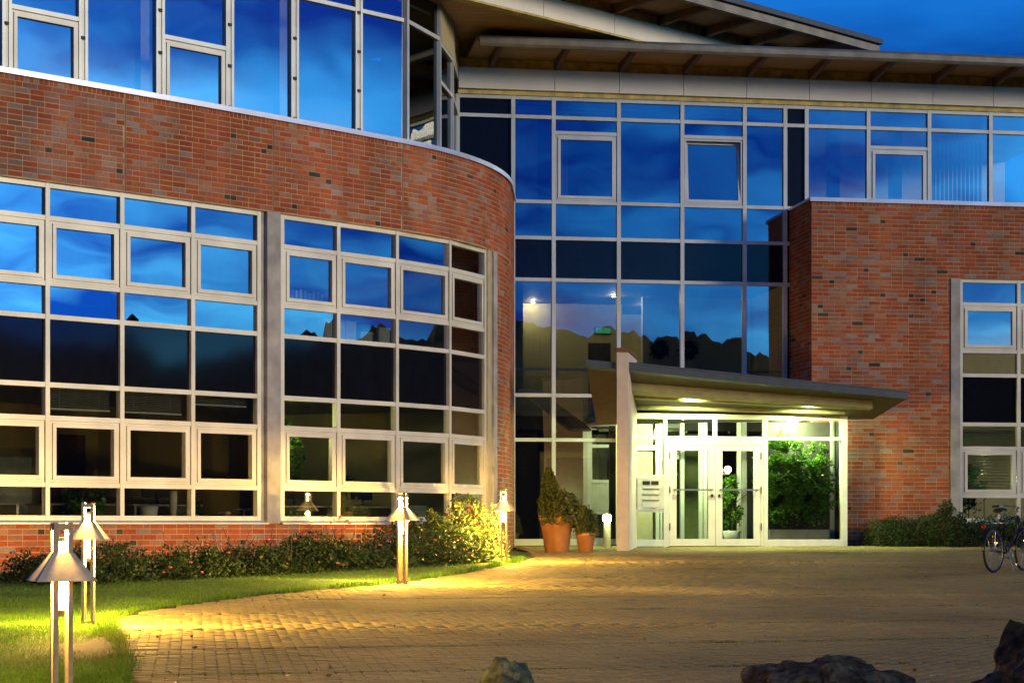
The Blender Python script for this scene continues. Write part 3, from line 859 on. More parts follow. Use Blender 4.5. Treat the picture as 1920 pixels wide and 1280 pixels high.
for s, z in ((0.4, 0.06), (2.3, 0.06), (3.9, 0.06), (6.9, 0.06), (8.8, 0.06), (1.2, 3.03), (3.2, 3.03), (8.9, 3.03)):
    q = W(s, -1.75); t = thing('office_desk', ('office desk with dark monitor %s, %s' % ('downstairs' if z < 1 else 'upstairs', {0.4: 'at the left edge', 2.3: 'behind the white flower pot', 3.9: 'next to the concrete pier', 6.9: 'behind the yucca', 8.8: 'behind the pale low cabinet', 1.2: 'near the left edge', 3.2: 'left of the concrete pier', 8.9: 'near the rounded corner'}[s])), 'desk', (q[0], q[1], z), q[2])
    part('desk_top', MB().box(-0.7, 0.7, -0.38, 0.38, 0.71, 0.74), 'cream_box', t)
    for sx in (-0.66, 0.62): part('leg', MB().box(sx, sx+0.04, -0.35, 0.35, 0, 0.709), 'steel', t)
    part('monitor', MB().box(-0.28, 0.28, -0.02, 0.02, 0.86, 1.20), 'dark_gasket', t); part('monitor_foot', MB().box(-0.1, 0.1, -0.08, 0.08, 0.741, 0.76).box(-0.02, 0.02, -0.045, -0.021, 0.76, 0.95), 'dark_gasket', t)
mb = MB(); F_U.box(mb, -15, 5, -5.2, -5.0, 6.2, 10.6); bp('back_wall', mb, 'interior_wall')
mb = MB(); mb.prism([F_U.p(-15, -0.3, 0)[:2], F_U.p(-4.3, -0.3, 0)[:2], (-1.6, 38.8), (-1.5, 41.5), (-6, 44), F_U.p(-15, -5, 0)[:2]], 10.45, 10.5); bp('ceiling', mb, 'ceiling')
mb = MB(); F_U.box(mb, -15, -4.2, -5.0, -0.4, 6.205, 6.26); bp('floor', mb, 'interior_floor')
for a in (-12.0, -9.2, -6.2):                       # slim white posts behind the glass
    mb = MB(); F_U.box(mb, a-0.09, a+0.09, -1.3, -1.1, 6.27, 10.44); bp('column', mb, 'interior_white')
# middle: lobby, gallery, top floor
def cbox(name, mat, a0, a1, d0, d1, z0, z1, **k):
    mb = MB(); F_C.box(mb, a0, a1, d0, d1, z0, z1); return bp(name, mb, mat, **k)
cbox('floor', 'interior_floor', -7.2, 7.5, -8, -0.13, -0.1, 0.03)
cbox('floor', 'interior_floor', -7.2, 0.2, -8, -1.3, 2.55, 2.85)
cbox('floor', 'interior_floor', -7.2, 7.5, -8, -0.13, 5.85, 6.35)
cbox('ceiling', 'ceiling', -7.2, 7.5, -8, -0.13, 9.66, 9.72)
cbox('back_wall', 'interior_wall', -7.2, 0.3, -8.2, -8.01, 0, 9.7)
cbox('back_wall', 'interior_wall', 0.5, 7.5, -6.2, -6.0, 6.36, 9.65)
cbox('partition', 'interior_wall', 0.3, 0.45, -8, -0.2, 0.04, 9.65)
cbox('partition', 'interior_white', -2.35, 0.25, -4.2, -4.05, 2.86, 5.84)
cbox('partition', 'interior_wall', -6.9, -2.45, -6.0, -5.85, 2.86, 5.84)
cbox('door', 'interior_dark', -3.3, -2.75, -5.849, -5.80, 2.87, 4.9)
cbox('column', 'interior_wall', -6.0, -5.62, -2.0, -1.6, 2.86, 5.84)
cbox('column', 'interior_white', -5.75, -5.35, -1.6, -1.25, 6.36, 9.65)
cbox('column', 'interior_white', -4.9, -4.55, -2.2, -1.9, 6.36, 9.65)
cbox('column', 'interior_white', 1.15, 1.4, -1.0, -0.8, 6.36, 9.65)
cbox('column', 'interior_white', 2.6, 2.85, -1.0, -0.8, 6.36, 9.65)
for k in range(13):                                  # hanging strips of a vertical blind
    cbox('blind_strip', 'interior_white', 3.25+0.098*k, 3.25+0.098*k+0.07, -0.25, -0.24, 6.9, 8.95)
for k in range(5):                                   # roller blinds half way down the head lights
    for j in range(4):
        cbox('blind_slat', 'interior_white', CD[1+k]+0.08, CD[2+k]-0.08, -0.30, -0.26, 9.22+0.085*j, 9.255+0.085*j)
# gallery balustrade
cbox('handrail', 'steel', -7.0, 0.2, -1.36, -1.31, 3.86, 3.91)
for k in range(8):
    a = -6.9+0.98*k
    cbox('baluster', 'steel', a, a+0.04, -1.35, -1.31, 2.5, 3.85)
    if k < 7: pane_obj(F_C, a+0.12, a+0.90, 2.95, 3.72, -1.33, 'glass_clear', name='balustrade_pane')
# ground floor doorway behind the pots
cbox('door_frame', 'beige_trim', -5.1, -4.95, -2.6, -2.4, 0.04, 2.1); cbox('door_frame', 'beige_trim', -3.9, -3.75, -2.6, -2.4, 0.04, 2.1)
cbox('door_frame', 'beige_trim', -4.949, -3.901, -2.6, -2.4, 1.98, 2.1)
cbox('door', 'interior_dark', -4.94, -3.91, -2.55, -2.48, 0.04, 1.97)
cbox('partition', 'interior_dark', -7.1, -5.12, -2.7, -2.55, 0.04, 2.54); cbox('partition', 'interior_dark', -3.74, -2.9, -2.7, -2.55, 0.04, 2.54)
# right wing inside
mb = MB(); F_B.box(mb, 0.3, WB, -5.2, -5.0, 0, 5.7); bp('back_wall', mb, 'interior_wall')
for z in (0.0, 2.95):
    mb = MB(); F_B.box(mb, 0.31, WB, -4.9, -0.32, z-0.05, z+0.05); bp('floor', mb, 'interior_floor')
mb = MB(); F_B.box(mb, 0.31, WB, -4.9, -0.32, 2.65, 2.7); bp('ceiling', mb, 'ceiling')
mb = MB(); F_B.box(mb, 0.31, WB, -4.9, -0.32, 5.72, 5.78); bp('ceiling', mb, 'ceiling')
for k in range(22):
    mb = MB(); F_B.box(mb, 3.38, 4.58, -0.30, -0.26, 1.18+0.064*k, 1.205+0.064*k); bp('blind_slat', mb, 'blind_slat')

# ---- entrance: vestibule, doors, fin wall, canopy
VT = 2.71
WM = 'pot_white'
plain('door_white', (0.74, 0.76, 0.66), 0.4, var=0.06)
DW = 'door_white'
def vbox(name, mat, a0, a1, d0, d1, z0, z1, parent=bld, **k):
    mb = MB(); F_V.box(mb, a0, a1, d0, d1, z0, z1)
    o = bpy.data.objects.new(name, mb.mesh(name, mat)); COL.objects.link(o); hang(o, parent)
    if k.get('label'): o['label'] = k['label']
    return o
for a, z0, z1, w in ((0.04, 0, VT, 0.1), (0.69, 0.0, VT, 0.07), (1.74, 2.26, VT-0.06, 0.06), (2.80, 0.0, VT, 0.08), (4.47, 0, VT, 0.13)):
    vbox('door_post', DW, a-w/2, a+w/2, -0.10, 0.04, z0, z1)
for a0, a1 in ((0.09, 0.655), (0.725, 2.76), (2.84, 4.405)):
    vbox('door_rail', DW, a0, a1, -0.10, 0.035, VT-0.10, VT); vbox('door_rail', DW, a0, a1, -0.10, 0.035, 2.19, 2.26)
    if a0 != 0.725: vbox('door_rail', DW, a0, a1, -0.10, 0.035, 0.02, 0.16)
for a0, a1 in ((0.09, 0.655), (0.725, 1.71), (1.77, 2.76), (2.84, 4.405)):
    pane_obj(F_V, a0, a1, 2.26, VT-0.10, -0.03, 'glass_clear')
pane_obj(F_V, 0.09, 0.655, 1.47, 2.19, -0.03, 'glass_clear'); pane_obj(F_V, 0.09, 0.655, 0.16, 0.71, -0.03, 'glass_clear')
vbox('door_rail', DW, 0.09, 0.655, -0.10, 0.035, 1.40, 1.47); vbox('door_rail', DW, 0.09, 0.655, -0.10, 0.035, 0.71, 0.78)
pane_obj(F_V, 2.84, 4.405, 0.16, 2.19, -0.03, 'glass_clear')
vbox('radiator', 'cream_box', 2.92, 4.2, -0.16, -0.115, 0.165, 0.36)
vbox('door_rail', DW, 0.725, 2.76, -0.09, 0.03, 2.09, 2.19)
vbox('door_post', DW, 0.726, 0.78, -0.09, 0.03, 0.02, 2.09); vbox('door_post', DW, 2.70, 2.759, -0.09, 0.03, 0.02, 2.09)
for a0, a1, hs in ((0.785, 1.735, -1), (1.745, 2.695, 1)):
    mb = MB(); w = 0.14
    F_V.box(mb, a0, a0+w, -0.05, 0.022, 0.03, 2.085); F_V.box(mb, a1-w, a1, -0.05, 0.022, 0.03, 2.085)
    F_V.box(mb, a0+w, a1-w, -0.05, 0.021, 1.97, 2.085); F_V.box(mb, a0+w, a1-w, -0.05, 0.021, 0.03, 0.17)
    dr = bp('entrance_door', mb, DW, label='left white framed glass door leaf of the entrance' if hs < 0 else 'right white framed glass door leaf of the entrance')
    pane_obj(F_V, a0+w, a1-w, 0.17, 1.97, -0.02, 'glass_clear', dr)
    vbox('push_bar', 'steel', a0+0.06, a1-0.06, 0.07, 0.10, 1.155, 1.185, dr)
    vbox('bar_bracket', 'steel', a0+0.08, a0+0.11, 0.022, 0.07, 1.15, 1.19, dr); vbox('bar_bracket', 'steel', a1-0.11, a1-0.08, 0.022, 0.07, 1.15, 1.19, dr)
    for z in (0.35, 1.1, 1.8): vbox('hinge', 'dark_gasket', (a0-0.012 if hs < 0 else a1-0.004), (a0+0.004 if hs < 0 else a1+0.012), 0.031, 0.045, z, z+0.14, dr)
    vbox('lock', 'dark_gasket', (a1-0.09 if hs < 0 else a0+0.05), (a1-0.05 if hs < 0 else a0+0.09), 0.022, 0.04, 1.02, 1.08, dr)
# letter box panel with slots, bell plates, and the side flap
lb = bp('letter_box', F_V.box(MB(), 0.10, 0.65, -0.08, 0.06, 0.79, 1.395), 'cream_box', label='cream metal letter box panel with three slots left of the doors')
for z in (1.19, 1.075, 0.96): vbox('slot', 'aluminium', 0.21, 0.55, 0.06, 0.075, z, z+0.03, lb); vbox('slot_gap', 'dark_gasket', 0.21, 0.55, 0.061, 0.068, z-0.012, z-0.001, lb)
for a in (0.21, 0.39): vbox('bell_plate', 'dark_gasket', a, a+0.15, 0.061, 0.07, 1.27, 1.345, lb)
vbox('name_plate', 'pot_white', 0.21, 0.55, 0.061, 0.07, 0.815, 0.90, lb)
vbox('side_flap', 'cream_box', -0.06, -0.02, 0.0, 0.22, 0.77, 1.39, lb)
# sides, ceiling and floor of the vestibule
vbox('vestibule_floor', 'interior_floor', 0.0, 4.53, -2.2, -0.11, -0.05, 0.035)
vbox('vestibule_ceiling', 'interior_white', 0.0, 4.53, -2.0, -0.11, VT-0.05, VT+0.02)
for d in (-0.75, -1.45): vbox('side_post', DW, 4.42, 4.53, d-0.05, d, 0.0, VT-0.06)
mb = MB(); mb.quad(F_V.p(4.47, -0.11, 0.1), F_V.p(4.47, -1.4, 0.1), F_V.p(4.47, -1.4, VT-0.06), F_V.p(4.47, -0.11, VT-0.06)); bp('pane', mb, 'glass_clear')
for a in (0.95, 1.05, 1.9, 2.0, 2.75, 4.15): vbox('inner_post', DW, a, a+0.075, -2.0, -1.92, 0.04, VT-0.06)
vbox('inner_rail', DW, 0.3, 2.7, -2.0, -1.93, 2.05, 2.15)
vbox('inner_panel', 'interior_wall', 0.1, 0.9, -2.05, -2.0, 0.04, 2.6)
vbox('inner_panel', 'interior_dark', 2.95, 4.40, -0.78, -0.74, 0.04, 2.6)  # dark sheet added behind the trees for the dark around the mirrored foliage
vbox('inner_panel', 'lobby_green', 1.15, 1.9, -3.5, -3.4, 0.04, 2.5)
vbox('inner_panel', 'lobby_green', 2.05, 2.75, -4.2, -4.1, 0.04, 2.5)
vbox('notice_sheet', 'pot_white', 2.08, 2.32, -1.9, -1.89, 1.45, 1.85)
# fin wall
mb = MB(); mb.prism([(2.03, 38.2), (2.25, 38.2), (2.54, 40.1), (2.32, 40.1)], -0.12, 3.80)
bp('fin_wall', mb, 'render_plaster', label='slim pale rendered fin wall standing left of the entrance doors')
mb = MB(); mb.prism([(2.01, 38.17), (2.27, 38.17), (2.56, 40.12), (2.30, 40.12)], 3.802, 3.88); bp('fin_cap', mb, 'rafter_wood')

# canopy: a tilted, slightly twisted plate with beams
cFL, cFR, cBR, cBL = Vector((1.45, 38.3, 3.07+EYE)), Vector((7.87, 39.33, 2.53+EYE)), Vector((7.5, 40.95, 2.21+EYE)), Vector((1.75, 40.8, 2.08+EYE))
def cpt(u, v, dz=0.0):
    return tuple((cFL.lerp(cFR, u)).lerp(cBL.lerp(cBR, u), v)+Vector((0, 0, dz)))
def cslab(name, mat, u0, u1, v0, v1, d0, d1, n=8, parent=bld, label=None):
    mb = MB()
    for k in range(n):
        a, b = u0+(u1-u0)*k/n, u0+(u1-u0)*(k+1)/n
        mb.hexa([cpt(a, v0, d0), cpt(b, v0, d0), cpt(b, v1, d0), cpt(a, v1, d0), cpt(a, v0, d1), cpt(b, v0, d1), cpt(b, v1, d1), cpt(a, v1, d1)])
    o = bpy.data.objects.new(name, mb.mesh(name, mat)); COL.objects.link(o); hang(o, parent)
    if label: o['label'] = label
    return o
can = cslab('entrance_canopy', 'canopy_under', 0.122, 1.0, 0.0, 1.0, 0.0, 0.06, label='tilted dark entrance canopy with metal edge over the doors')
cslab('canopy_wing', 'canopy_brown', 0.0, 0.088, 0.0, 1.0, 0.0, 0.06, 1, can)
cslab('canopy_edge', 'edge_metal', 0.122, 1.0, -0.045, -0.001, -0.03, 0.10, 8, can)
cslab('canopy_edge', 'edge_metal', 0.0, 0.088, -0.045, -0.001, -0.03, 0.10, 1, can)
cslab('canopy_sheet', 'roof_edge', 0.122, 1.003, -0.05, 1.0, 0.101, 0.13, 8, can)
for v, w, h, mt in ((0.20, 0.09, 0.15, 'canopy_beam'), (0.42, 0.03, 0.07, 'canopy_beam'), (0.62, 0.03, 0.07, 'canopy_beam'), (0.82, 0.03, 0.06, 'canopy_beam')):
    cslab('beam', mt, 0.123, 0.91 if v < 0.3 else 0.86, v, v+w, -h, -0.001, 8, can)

# ------------------------------------------------------------------ lights of the place and lamps added to it
def lamp_light(name, parent, loc, energy, color, radius=0.04, kind='POINT'):
    d = bpy.data.lights.new(name, kind); d.energy = energy; d.color = color; d.shadow_soft_size = radius
    o = bpy.data.objects.new(name, d); COL.objects.link(o); o.location = loc; o.parent = parent
    return o
def at(fr, a, d, z): return Vector(fr.p(a, d, z))
# vestibule ceiling lamps, and spotlights added under the canopy to light the doors
for (a, d, lab, e) in ((1.35, -1.0, 'glowing round ceiling lamp inside the entrance vestibule, above the doors', 330), (3.5, -0.38, 'glowing round ceiling lamp inside the vestibule above the green plant', 330)):
    q = at(F_V, a, d, VT-0.055)
    t = thing('ceiling_lamp', lab, 'lamp', q, group='vestibule ceiling lamps')
    part('base', MB().lathe([(0.0, 0.0), (0.13, 0.0), (0.13, -0.03), (0.0, -0.03)], 20), 'aluminium', t)
    part('shade', MB().lathe([(0.12, -0.031), (0.11, -0.06), (0.0, -0.075)], 20), 'ceiling_glow', t, smooth=True)
    lamp_light('vestibule_light', t, (0, 0, -0.12), e, (0.86, 1.0, 0.50), 0.08)
for u, lab in ((0.33, 'small lit spotlight added under the canopy nearest the fin wall'), (0.72, 'small lit spotlight added under the right half of the canopy')):
    q = Vector(cpt(u, 0.33, -0.002))
    t = thing('added_spotlight', lab, 'spotlight', q, group='spotlights added under the canopy')
    part('housing', MB().lathe([(0.0, 0.0), (0.06, 0.0), (0.06, -0.07), (0.05, -0.075)], 16), 'aluminium', t)
    part('lens', MB().lathe([(0.05, -0.07), (0.0, -0.072)], 16), 'ceiling_glow', t)
    l = lamp_light('door_fill_light', t, (0, 0, -0.09), 330, (0.86, 1.0, 0.44), 0.05, 'SPOT')
    l.data.spot_size = R(150); l.data.spot_blend = 0.6
    l.rotation_euler = (R(28), 0, 0)
for x, y, lab in ((0.5, 47.6, 'lit gallery ceiling spot nearest the rounded brick corner'), (1.54, 49.4, 'lit gallery ceiling spot lowest in view behind the second glass column'), (2.4, 46.5, 'lit gallery ceiling spot beside the mullion above the fin wall'), (3.28, 48.4, 'lit gallery ceiling spot farthest right, above the exit sign')):
    t = thing('ceiling_spot', lab, 'spotlight', (x, y, 5.845), 0, 'gallery ceiling spots')
    part('ring', MB().lathe([(0.0, 0.0), (0.07, 0.0), (0.07, -0.02), (0.05, -0.022)], 14), 'aluminium', t)
    part('lens', MB().lathe([(0.05, -0.018), (0.0, -0.02)], 14), 'globe_glow', t)
    lamp_light('spot_light', t, (0, 0, -0.06), 26, (1.0, 0.86, 0.5), 0.04)
def added_floor_lamp(label, x, y, z, h, e):  # lamps added indoors where the panes mirror a light outside
    t = thing('added_floor_lamp', label, 'lamp', (x, y, z))
    part('base', MB().lathe([(0.0, 0.0), (0.13, 0.0), (0.12, 0.025), (0.0, 0.03)], 18), 'steel', t)
    part('pole', MB().tube([(0, 0, 0.025), (0, 0, h)], 0.012, 8), 'steel', t)
    part('shade', MB().lathe([(0.05, h+0.02), (0.11, h+0.13), (0.105, h+0.13), (0.045, h+0.025)], 18), 'cream_box', t, smooth=True)
    part('bulb', MB().sphere((0, 0, h+0.09), 0.04), 'globe_glow', t, smooth=True)
    lamp_light('added_lamp_light', t, (0, 0, h+0.17), e, (0.95, 1.0, 0.45), 0.05)
q = W(5.50, -0.62); added_floor_lamp('glowing floor lamp added for a light mirrored in the window right of the concrete pier', q[0], q[1], 0.051, 1.75, 60)
q = F_B.p(4.35, -1.3, 0); added_floor_lamp('glowing floor lamp added behind the right wing blind for a bright reflection', q[0], q[1], 0.051, 1.25, 70)
# twin globe wall lamp in the vestibule
q = at(F_V, 2.42, -1.86, 1.55)
t = thing('wall_lamp', 'bright twin globe wall lamp seen through the right door leaf', 'lamp', q)
part('bracket', MB().box(-0.12, 0.12, -0.02, 0.02, -0.02, 0.02), 'steel', t)
part('globe', MB().sphere((-0.09, -0.03, 0.07), 0.075), 'globe_glow', t, smooth=True)
part('globe', MB().sphere((0.09, -0.03, 0.09), 0.075), 'globe_glow', t, smooth=True)
# low path light left of the fin wall
yb = 39.6; xb = 178*yb/3700
t = thing('path_light', 'short post light with dazzling yellow green glow beside the small potted plant', 'lamp', (xb, yb, gz(yb)+0.0))
part('post', MB().lathe([(0.0, 0.0), (0.075, 0.0), (0.075, 0.56), (0.0, 0.56)], 16), 'aluminium', t)
part('lens', MB().lathe([(0.06, 0.561), (0.085, 0.60), (0.08, 0.68), (0.0, 0.70)], 16), 'star_glow', t, smooth=True)
part('cap', MB().lathe([(0.0, 0.735), (0.07, 0.72), (0.085, 0.705), (0.0, 0.703)], 16), 'aluminium', t)
lamp_light('post_light', t, (0, -0.13, 0.64), 22, (0.85, 1.0, 0.4), 0.05)

# bollard lamps
def bollard(x, y, rz, label, energy, webs, z_off=0.0):
    t = thing('bollard_lamp', label, 'lamp', (x, y, gz(y)+0.02+z_off), rz, 'steel bollard lamps along the lawn')
    h, a, w = 1.25, 0.045, 0.014
    for sx in (-1, 1):
        for sy in (-1, 1):
            part('post', MB().box(sx*a-w, sx*a+w, sy*a-w, sy*a+w, 0.0, h), 'brushed_steel', t)
    for z in (h-0.05, 0.03):
        mb = MB()
        mb.box(-a+w, a-w, -a-0.010, -a+0.010, z, z+0.04); mb.box(-a+w, a-w, a-0.010, a+0.010, z, z+0.04)
        mb.box(-a-0.010, -a+0.010, -a+w, a-w, z, z+0.04); mb.box(a-0.010, a+0.010, -a+w, a-w, z, z+0.04)
        part('tie_plate', mb, 'brushed_steel', t)
    part('foot', MB().box(-0.10, 0.10, -0.10, 0.10, -0.03, 0.012), 'brushed_steel', t)
    # pyramid hood, slightly flared, with an open slot round the posts
    prof = [(0.063, 1.06), (0.123, 0.975), (0.188, 0.885)]
    mb = MB()
    for inn in (0.0, 0.004):
        for (r, z) in prof: mb.v += [(-r+inn, -r+inn, z-inn), (r-inn, -r+inn, z-inn), (r-inn, r-inn, z-inn), (-r+inn, r-inn, z-inn)]
    for g in (0, 12):
        for k in range(2):
            for q in range(4):
                i = g+k*4
                f = (i+q, i+(q+1) % 4, i+4+(q+1) % 4, i+4+q)
                mb.f.append(f if g else f[::-1])
    for q in range(4): mb.f.append((8+q, 8+(q+1) % 4, 20+(q+1) % 4, 20+q))
    part('hood', mb, 'hood_metal', t)
    part('light_tube', MB().tube([(0, 0, 0.70), (0, 0, 1.13)], 0.018, 10), 'tube_glow', t, smooth=True)
    part('tube_socket', MB().lathe([(0.0, 1.131), (0.022, 1.131), (0.022, 1.155), (0.0, 1.155)], 12), 'dark_gasket', t)
    part('tube_socket', MB().lathe([(0.0, 0.699), (0.022, 0.699), (0.022, 0.66), (0.0, 0.66)], 12), 'dark_gasket', t)
    if webs:
        mb = MB(); rr = random.Random(int(x*100))
        for k in range(18):
            sx = rr.choice([-1, 1]); x0 = sx*rr.uniform(0.12, 0.2); y0 = rr.uniform(-0.19, 0.19)
            p0 = Vector((x0, y0, 0.885)); p1 = Vector((sx*rr.uniform(0.07, 0.1), rr.uniform(-0.07, 0.07), 0.885-rr.uniform(0.05, 0.33)))
            mb.tube([p0, p1], 0.0008, 3, cap=False)
        part('cobweb', mb, 'web', t)
    lamp_light('tube_light', t, (0, 0, 1.19), energy*0.05, (1.0, 0.60, 0.16), 0.02)
    lamp_light('bollard_light', t, (0, 0, 0.83), energy, (1.0, 0.56, 0.10), 0.03)
    return t
bollard(-2.83, 12.4, R(24), 'nearest and tallest steel bollard lamp, at the left edge of the lawn', 1100, False)
bollard(-4.24, 19.75, R(2), 'glowing bollard lamp just behind the nearest one, at the corner of the paving', 5000, False)
bollard(-1.50, 27.05, R(-22), 'glowing bollard lamp standing alone in front of the dark rose hedge', 4600, False)
bollard(-0.135, 33.4, R(3), 'farthest bollard lamp, right of the brightly lit bush by the brick corner', 3800, False)

# ------------------------------------------------------------------ planting
def scatter_lawn():
    n = 150000
    y = 13.0+(NR.uniform(0, 1, n)**1.5)*19
    x = -y*0.27+NR.uniform(0, 1, n)*(edge_x(y)+y*0.27+0.05)
    keep = (x < edge_x(y)+NR.normal(0, 0.05, n))
    bare = np.exp(-(((x+3.5)/0.75)**2+((y-17.2)/1.6)**2))
    keep &= NR.uniform(0, 1, n) > bare*0.7
    x, y = x[keep], y[keep]
    ye = 13.2+NR.uniform(0, 1, 9000)*21; tuft = np.array([mnoise.noise((v*2.1, 0.3, 0)) for v in ye]) > -0.05
    ye = ye[tuft]; xe = edge_x(ye)-0.03+NR.normal(0, 0.05, len(ye)); n0 = len(x)
    x = np.concatenate([x, xe]); y = np.concatenate([y, ye]); n = len(x)
    base = np.stack([x, y, gza(y)+0.03], 1)
    h = NR.uniform(0.025, 0.065, n); h[n0:] *= 1.7; a = NR.uniform(0, 6.283, n); w = 0.0045
    lean = NR.normal(0, 0.03, (n, 2))
    d = np.stack([np.cos(a)*w, np.sin(a)*w, np.zeros(n)], 1)
    tip = base+np.stack([lean[:, 0], lean[:, 1], h], 1)
    V = np.stack([base-d, base+d, tip], 1).reshape(-1, 3)
    tone = np.clip(NR.normal(0.4, 0.2, n)+0.5*np.exp(-(((x+3.4)/1.0)**2+((y-17)/2.2)**2)), 0, 1)
    return np_mesh('grass_blades', V, np.arange(n*3).reshape(n, 3), 'grass', tone)
go = bpy.data.objects.new('grass_blades', scatter_lawn()); COL.objects.link(go)
tag(go, 'short mown grass of the lawn left of the paving', 'grass', kind='stuff')
# weeds and moss in the paving joints
def weeds():
    pts = []
    for b in range(-3, 13):
        v0 = 12.9+b*2.15+0.045
        for k in range(260):
            u = NR.uniform(-6, 10); x = u*EX-v0*EY+2.2; y = u*EY+v0*EX+0.6
            if y < 14 or y > 38 or x < edge_x(y)+0.05: continue
            dens = mnoise.noise((u*1.3, v0*3.1, 0.0))
            lim = 0.05 if y > 19.5 else -0.05
            if dens < lim: continue
            for q in range(int(6+16*max(0, dens))): pts.append((x+NR.normal(0, 0.06), y+NR.normal(0, 0.02), gz(y)+0.022))
    pts = np.array(pts); n = len(pts)
    h = NR.uniform(0.006, 0.022, n); a = NR.uniform(0, 6.28, n)
    d = np.stack([np.cos(a)*0.005, np.sin(a)*0.005, np.zeros(n)], 1)
    tip = pts+np.stack([NR.normal(0, 0.02, n), NR.normal(0, 0.02, n), h], 1)
    V = np.stack([pts-d, pts+d, tip], 1).reshape(-1, 3)
    return np_mesh('joint_weeds', V, np.arange(n*3).reshape(n, 3), 'grass', NR.uniform(0, 0.8, n))
wo = bpy.data.objects.new('joint_weeds', weeds()); COL.objects.link(wo)
tag(wo, 'moss and small weeds growing in the paving joints', 'weeds', kind='stuff')

def child_mesh(name, me, parent, smooth=False):
    o = bpy.data.objects.new(name, me); COL.objects.link(o); o.parent = parent
    if parent.name in BASES: o.matrix_parent_inverse = BASES[parent.name].inverted()
    return o
def stems(pairs, r0, r1, mat='bark'):
    mb = MB()
    for p, q in pairs:
        m = (Vector(p)+Vector(q))/2+Vector((rnd.gauss(0, 0.03), rnd.gauss(0, 0.03), 0))
        mb.tube([p, m, q], r0, 5, r1=r1)
    return mb
def blossom(mb, c, r):
    for k in range(6):
        a = k*1.047+rnd.random(); d = Vector((math.cos(a), math.sin(a), rnd.uniform(0.2, 0.9))).normalized()
        w = d.cross(Vector((0.2, 0.1, 1))).normalized(); c_ = Vector(c)
        mb.quad(tuple(c_), tuple(c_+d*r*0.6+w*r*0.45), tuple(c_+d*r), tuple(c_+d*r*0.6-w*r*0.45))

# rose hedge along the curved wall
hq = [(-2.0, 3.0), (0, 3.0), (6.6, 2.1), (9.3, 1.55)]
def hedge_off(s): return float(np.interp(s, [h[0] for h in hq], [h[1] for h in hq]))
t = thing('rose_hedge', 'long dark rose hedge with pink blossoms below the curved window band', 'hedge', (-4.5, 29.5, gz(29.5)), world_space=True)
C = []; ST = []
while len(C) < 30000:
    s = rnd.uniform(-1.2, 7.7); o = hedge_off(s)
    ht = 0.46+0.26*mnoise.noise((s*1.1, 1.7, 0))+0.20*mnoise.noise((s*3.3, 4.2, 0))+(0.10 if s > 3.5 else 0)
    r_ = rnd.random()**0.4; an = rnd.uniform(0, math.pi)
    dx = math.cos(an)*r_*0.85; z = math.sin(an)*r_*ht*(1+0.12*mnoise.noise((s*6, dx*4, 1)))+rnd.gauss(0, 0.03)
    x, y, h = W(s, o+dx)
    if mnoise.noise((x*3.2, y*3.2, z*4.0)) < -0.02 and rnd.random() < 0.85: continue
    if rnd.random() < 0.03: z += rnd.uniform(0.02, 0.16)
    C.append((x, y, gz(y)+max(0.02, z)+0.02))
child_mesh('foliage', leaves('foliage', C, 0.062, 0.036, 'leaf'), t)
for k in range(70):
    s = rnd.uniform(-1, 7.6); x, y, h = W(s, hedge_off(s)+rnd.uniform(-0.4, 0.4)); ST.append(((x, y, gz(y)), (x+rnd.gauss(0, 0.15), y+rnd.gauss(0, 0.15), gz(y)+rnd.uniform(0.4, 0.75))))
child_mesh('stems', stems(ST, 0.011, 0.004).mesh('stems', 'bark'), t)['kind'] = 'stuff'
spots = []
for k in range(52):                                 # a cluster below the pier, the rest scattered
    if k < 18: s = rnd.gauss(4.5, 0.12); dx = rnd.uniform(-0.2, 0.2); z = rnd.uniform(0.6, 0.9)
    else: s = rnd.uniform(0.5, 7.6); an = rnd.uniform(0.25, 1.5); dx = 0.8*math.cos(an); z = 0.54*math.sin(an)
    x, y, h = W(s, hedge_off(s)+dx); spots.append((x, y, gz(y)+z))
for c in spots:
    mb = MB(); blossom(mb, c, rnd.uniform(0.035, 0.055)); blossom(mb, (c[0], c[1], c[2]+0.01), 0.03)
    child_mesh('blossom', mb.mesh('blossom', 'petal_pink'), t)

# bright bush by the last lamp
def bush(name, label, cat, cx, cy, rx, ry, h, n, L, Wd, mat, base=None, group=None, gap=-0.1, twigs=14, sx=0.0):
    z0 = gz(cy)+0.02 if base is None else base
    t = thing(name, label, cat, (cx, cy, z0), 0, group)
    C = []
    while len(C) < n:
        a = rnd.uniform(0, 6.283); r_ = rnd.random()**0.42; ph = rnd.uniform(0, 1.45)
        k = 1+0.28*mnoise.noise((math.cos(a)*2+cx, math.sin(a)*2+cy, ph*2))
        x = math.cos(a)*math.cos(ph)*rx*r_*k; y = math.sin(a)*math.cos(ph)*ry*r_*k; z = math.sin(ph)*h*r_*k
        if mnoise.noise((x*4+cx, y*4+cy, z*4)) < gap and rnd.random() < 0.8: continue
        C.append((x, y, max(0.01, z)))
    child_mesh('foliage', leaves('foliage', C, L, Wd, mat), t)
    prs = [((rnd.gauss(0, 0.05), rnd.gauss(0, 0.05), 0), (rnd.gauss(0, rx*0.5), rnd.gauss(0, ry*0.5), h*rnd.uniform(0.5, 0.9))) for k in range(twigs)]
    child_mesh('stems', stems(prs, 0.014, 0.004).mesh('stems', 'bark'), t)['kind'] = 'stuff'
    return t
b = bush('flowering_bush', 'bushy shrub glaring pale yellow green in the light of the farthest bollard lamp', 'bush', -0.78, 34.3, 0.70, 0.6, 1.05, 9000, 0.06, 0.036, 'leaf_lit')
for k in range(5):
    mb = MB(); blossom(mb, (rnd.uniform(-0.6, 0.2), -0.3, rnd.uniform(0.6, 1.0)), 0.05); child_mesh('blossom', mb.mesh('blossom', 'petal_red'), b)
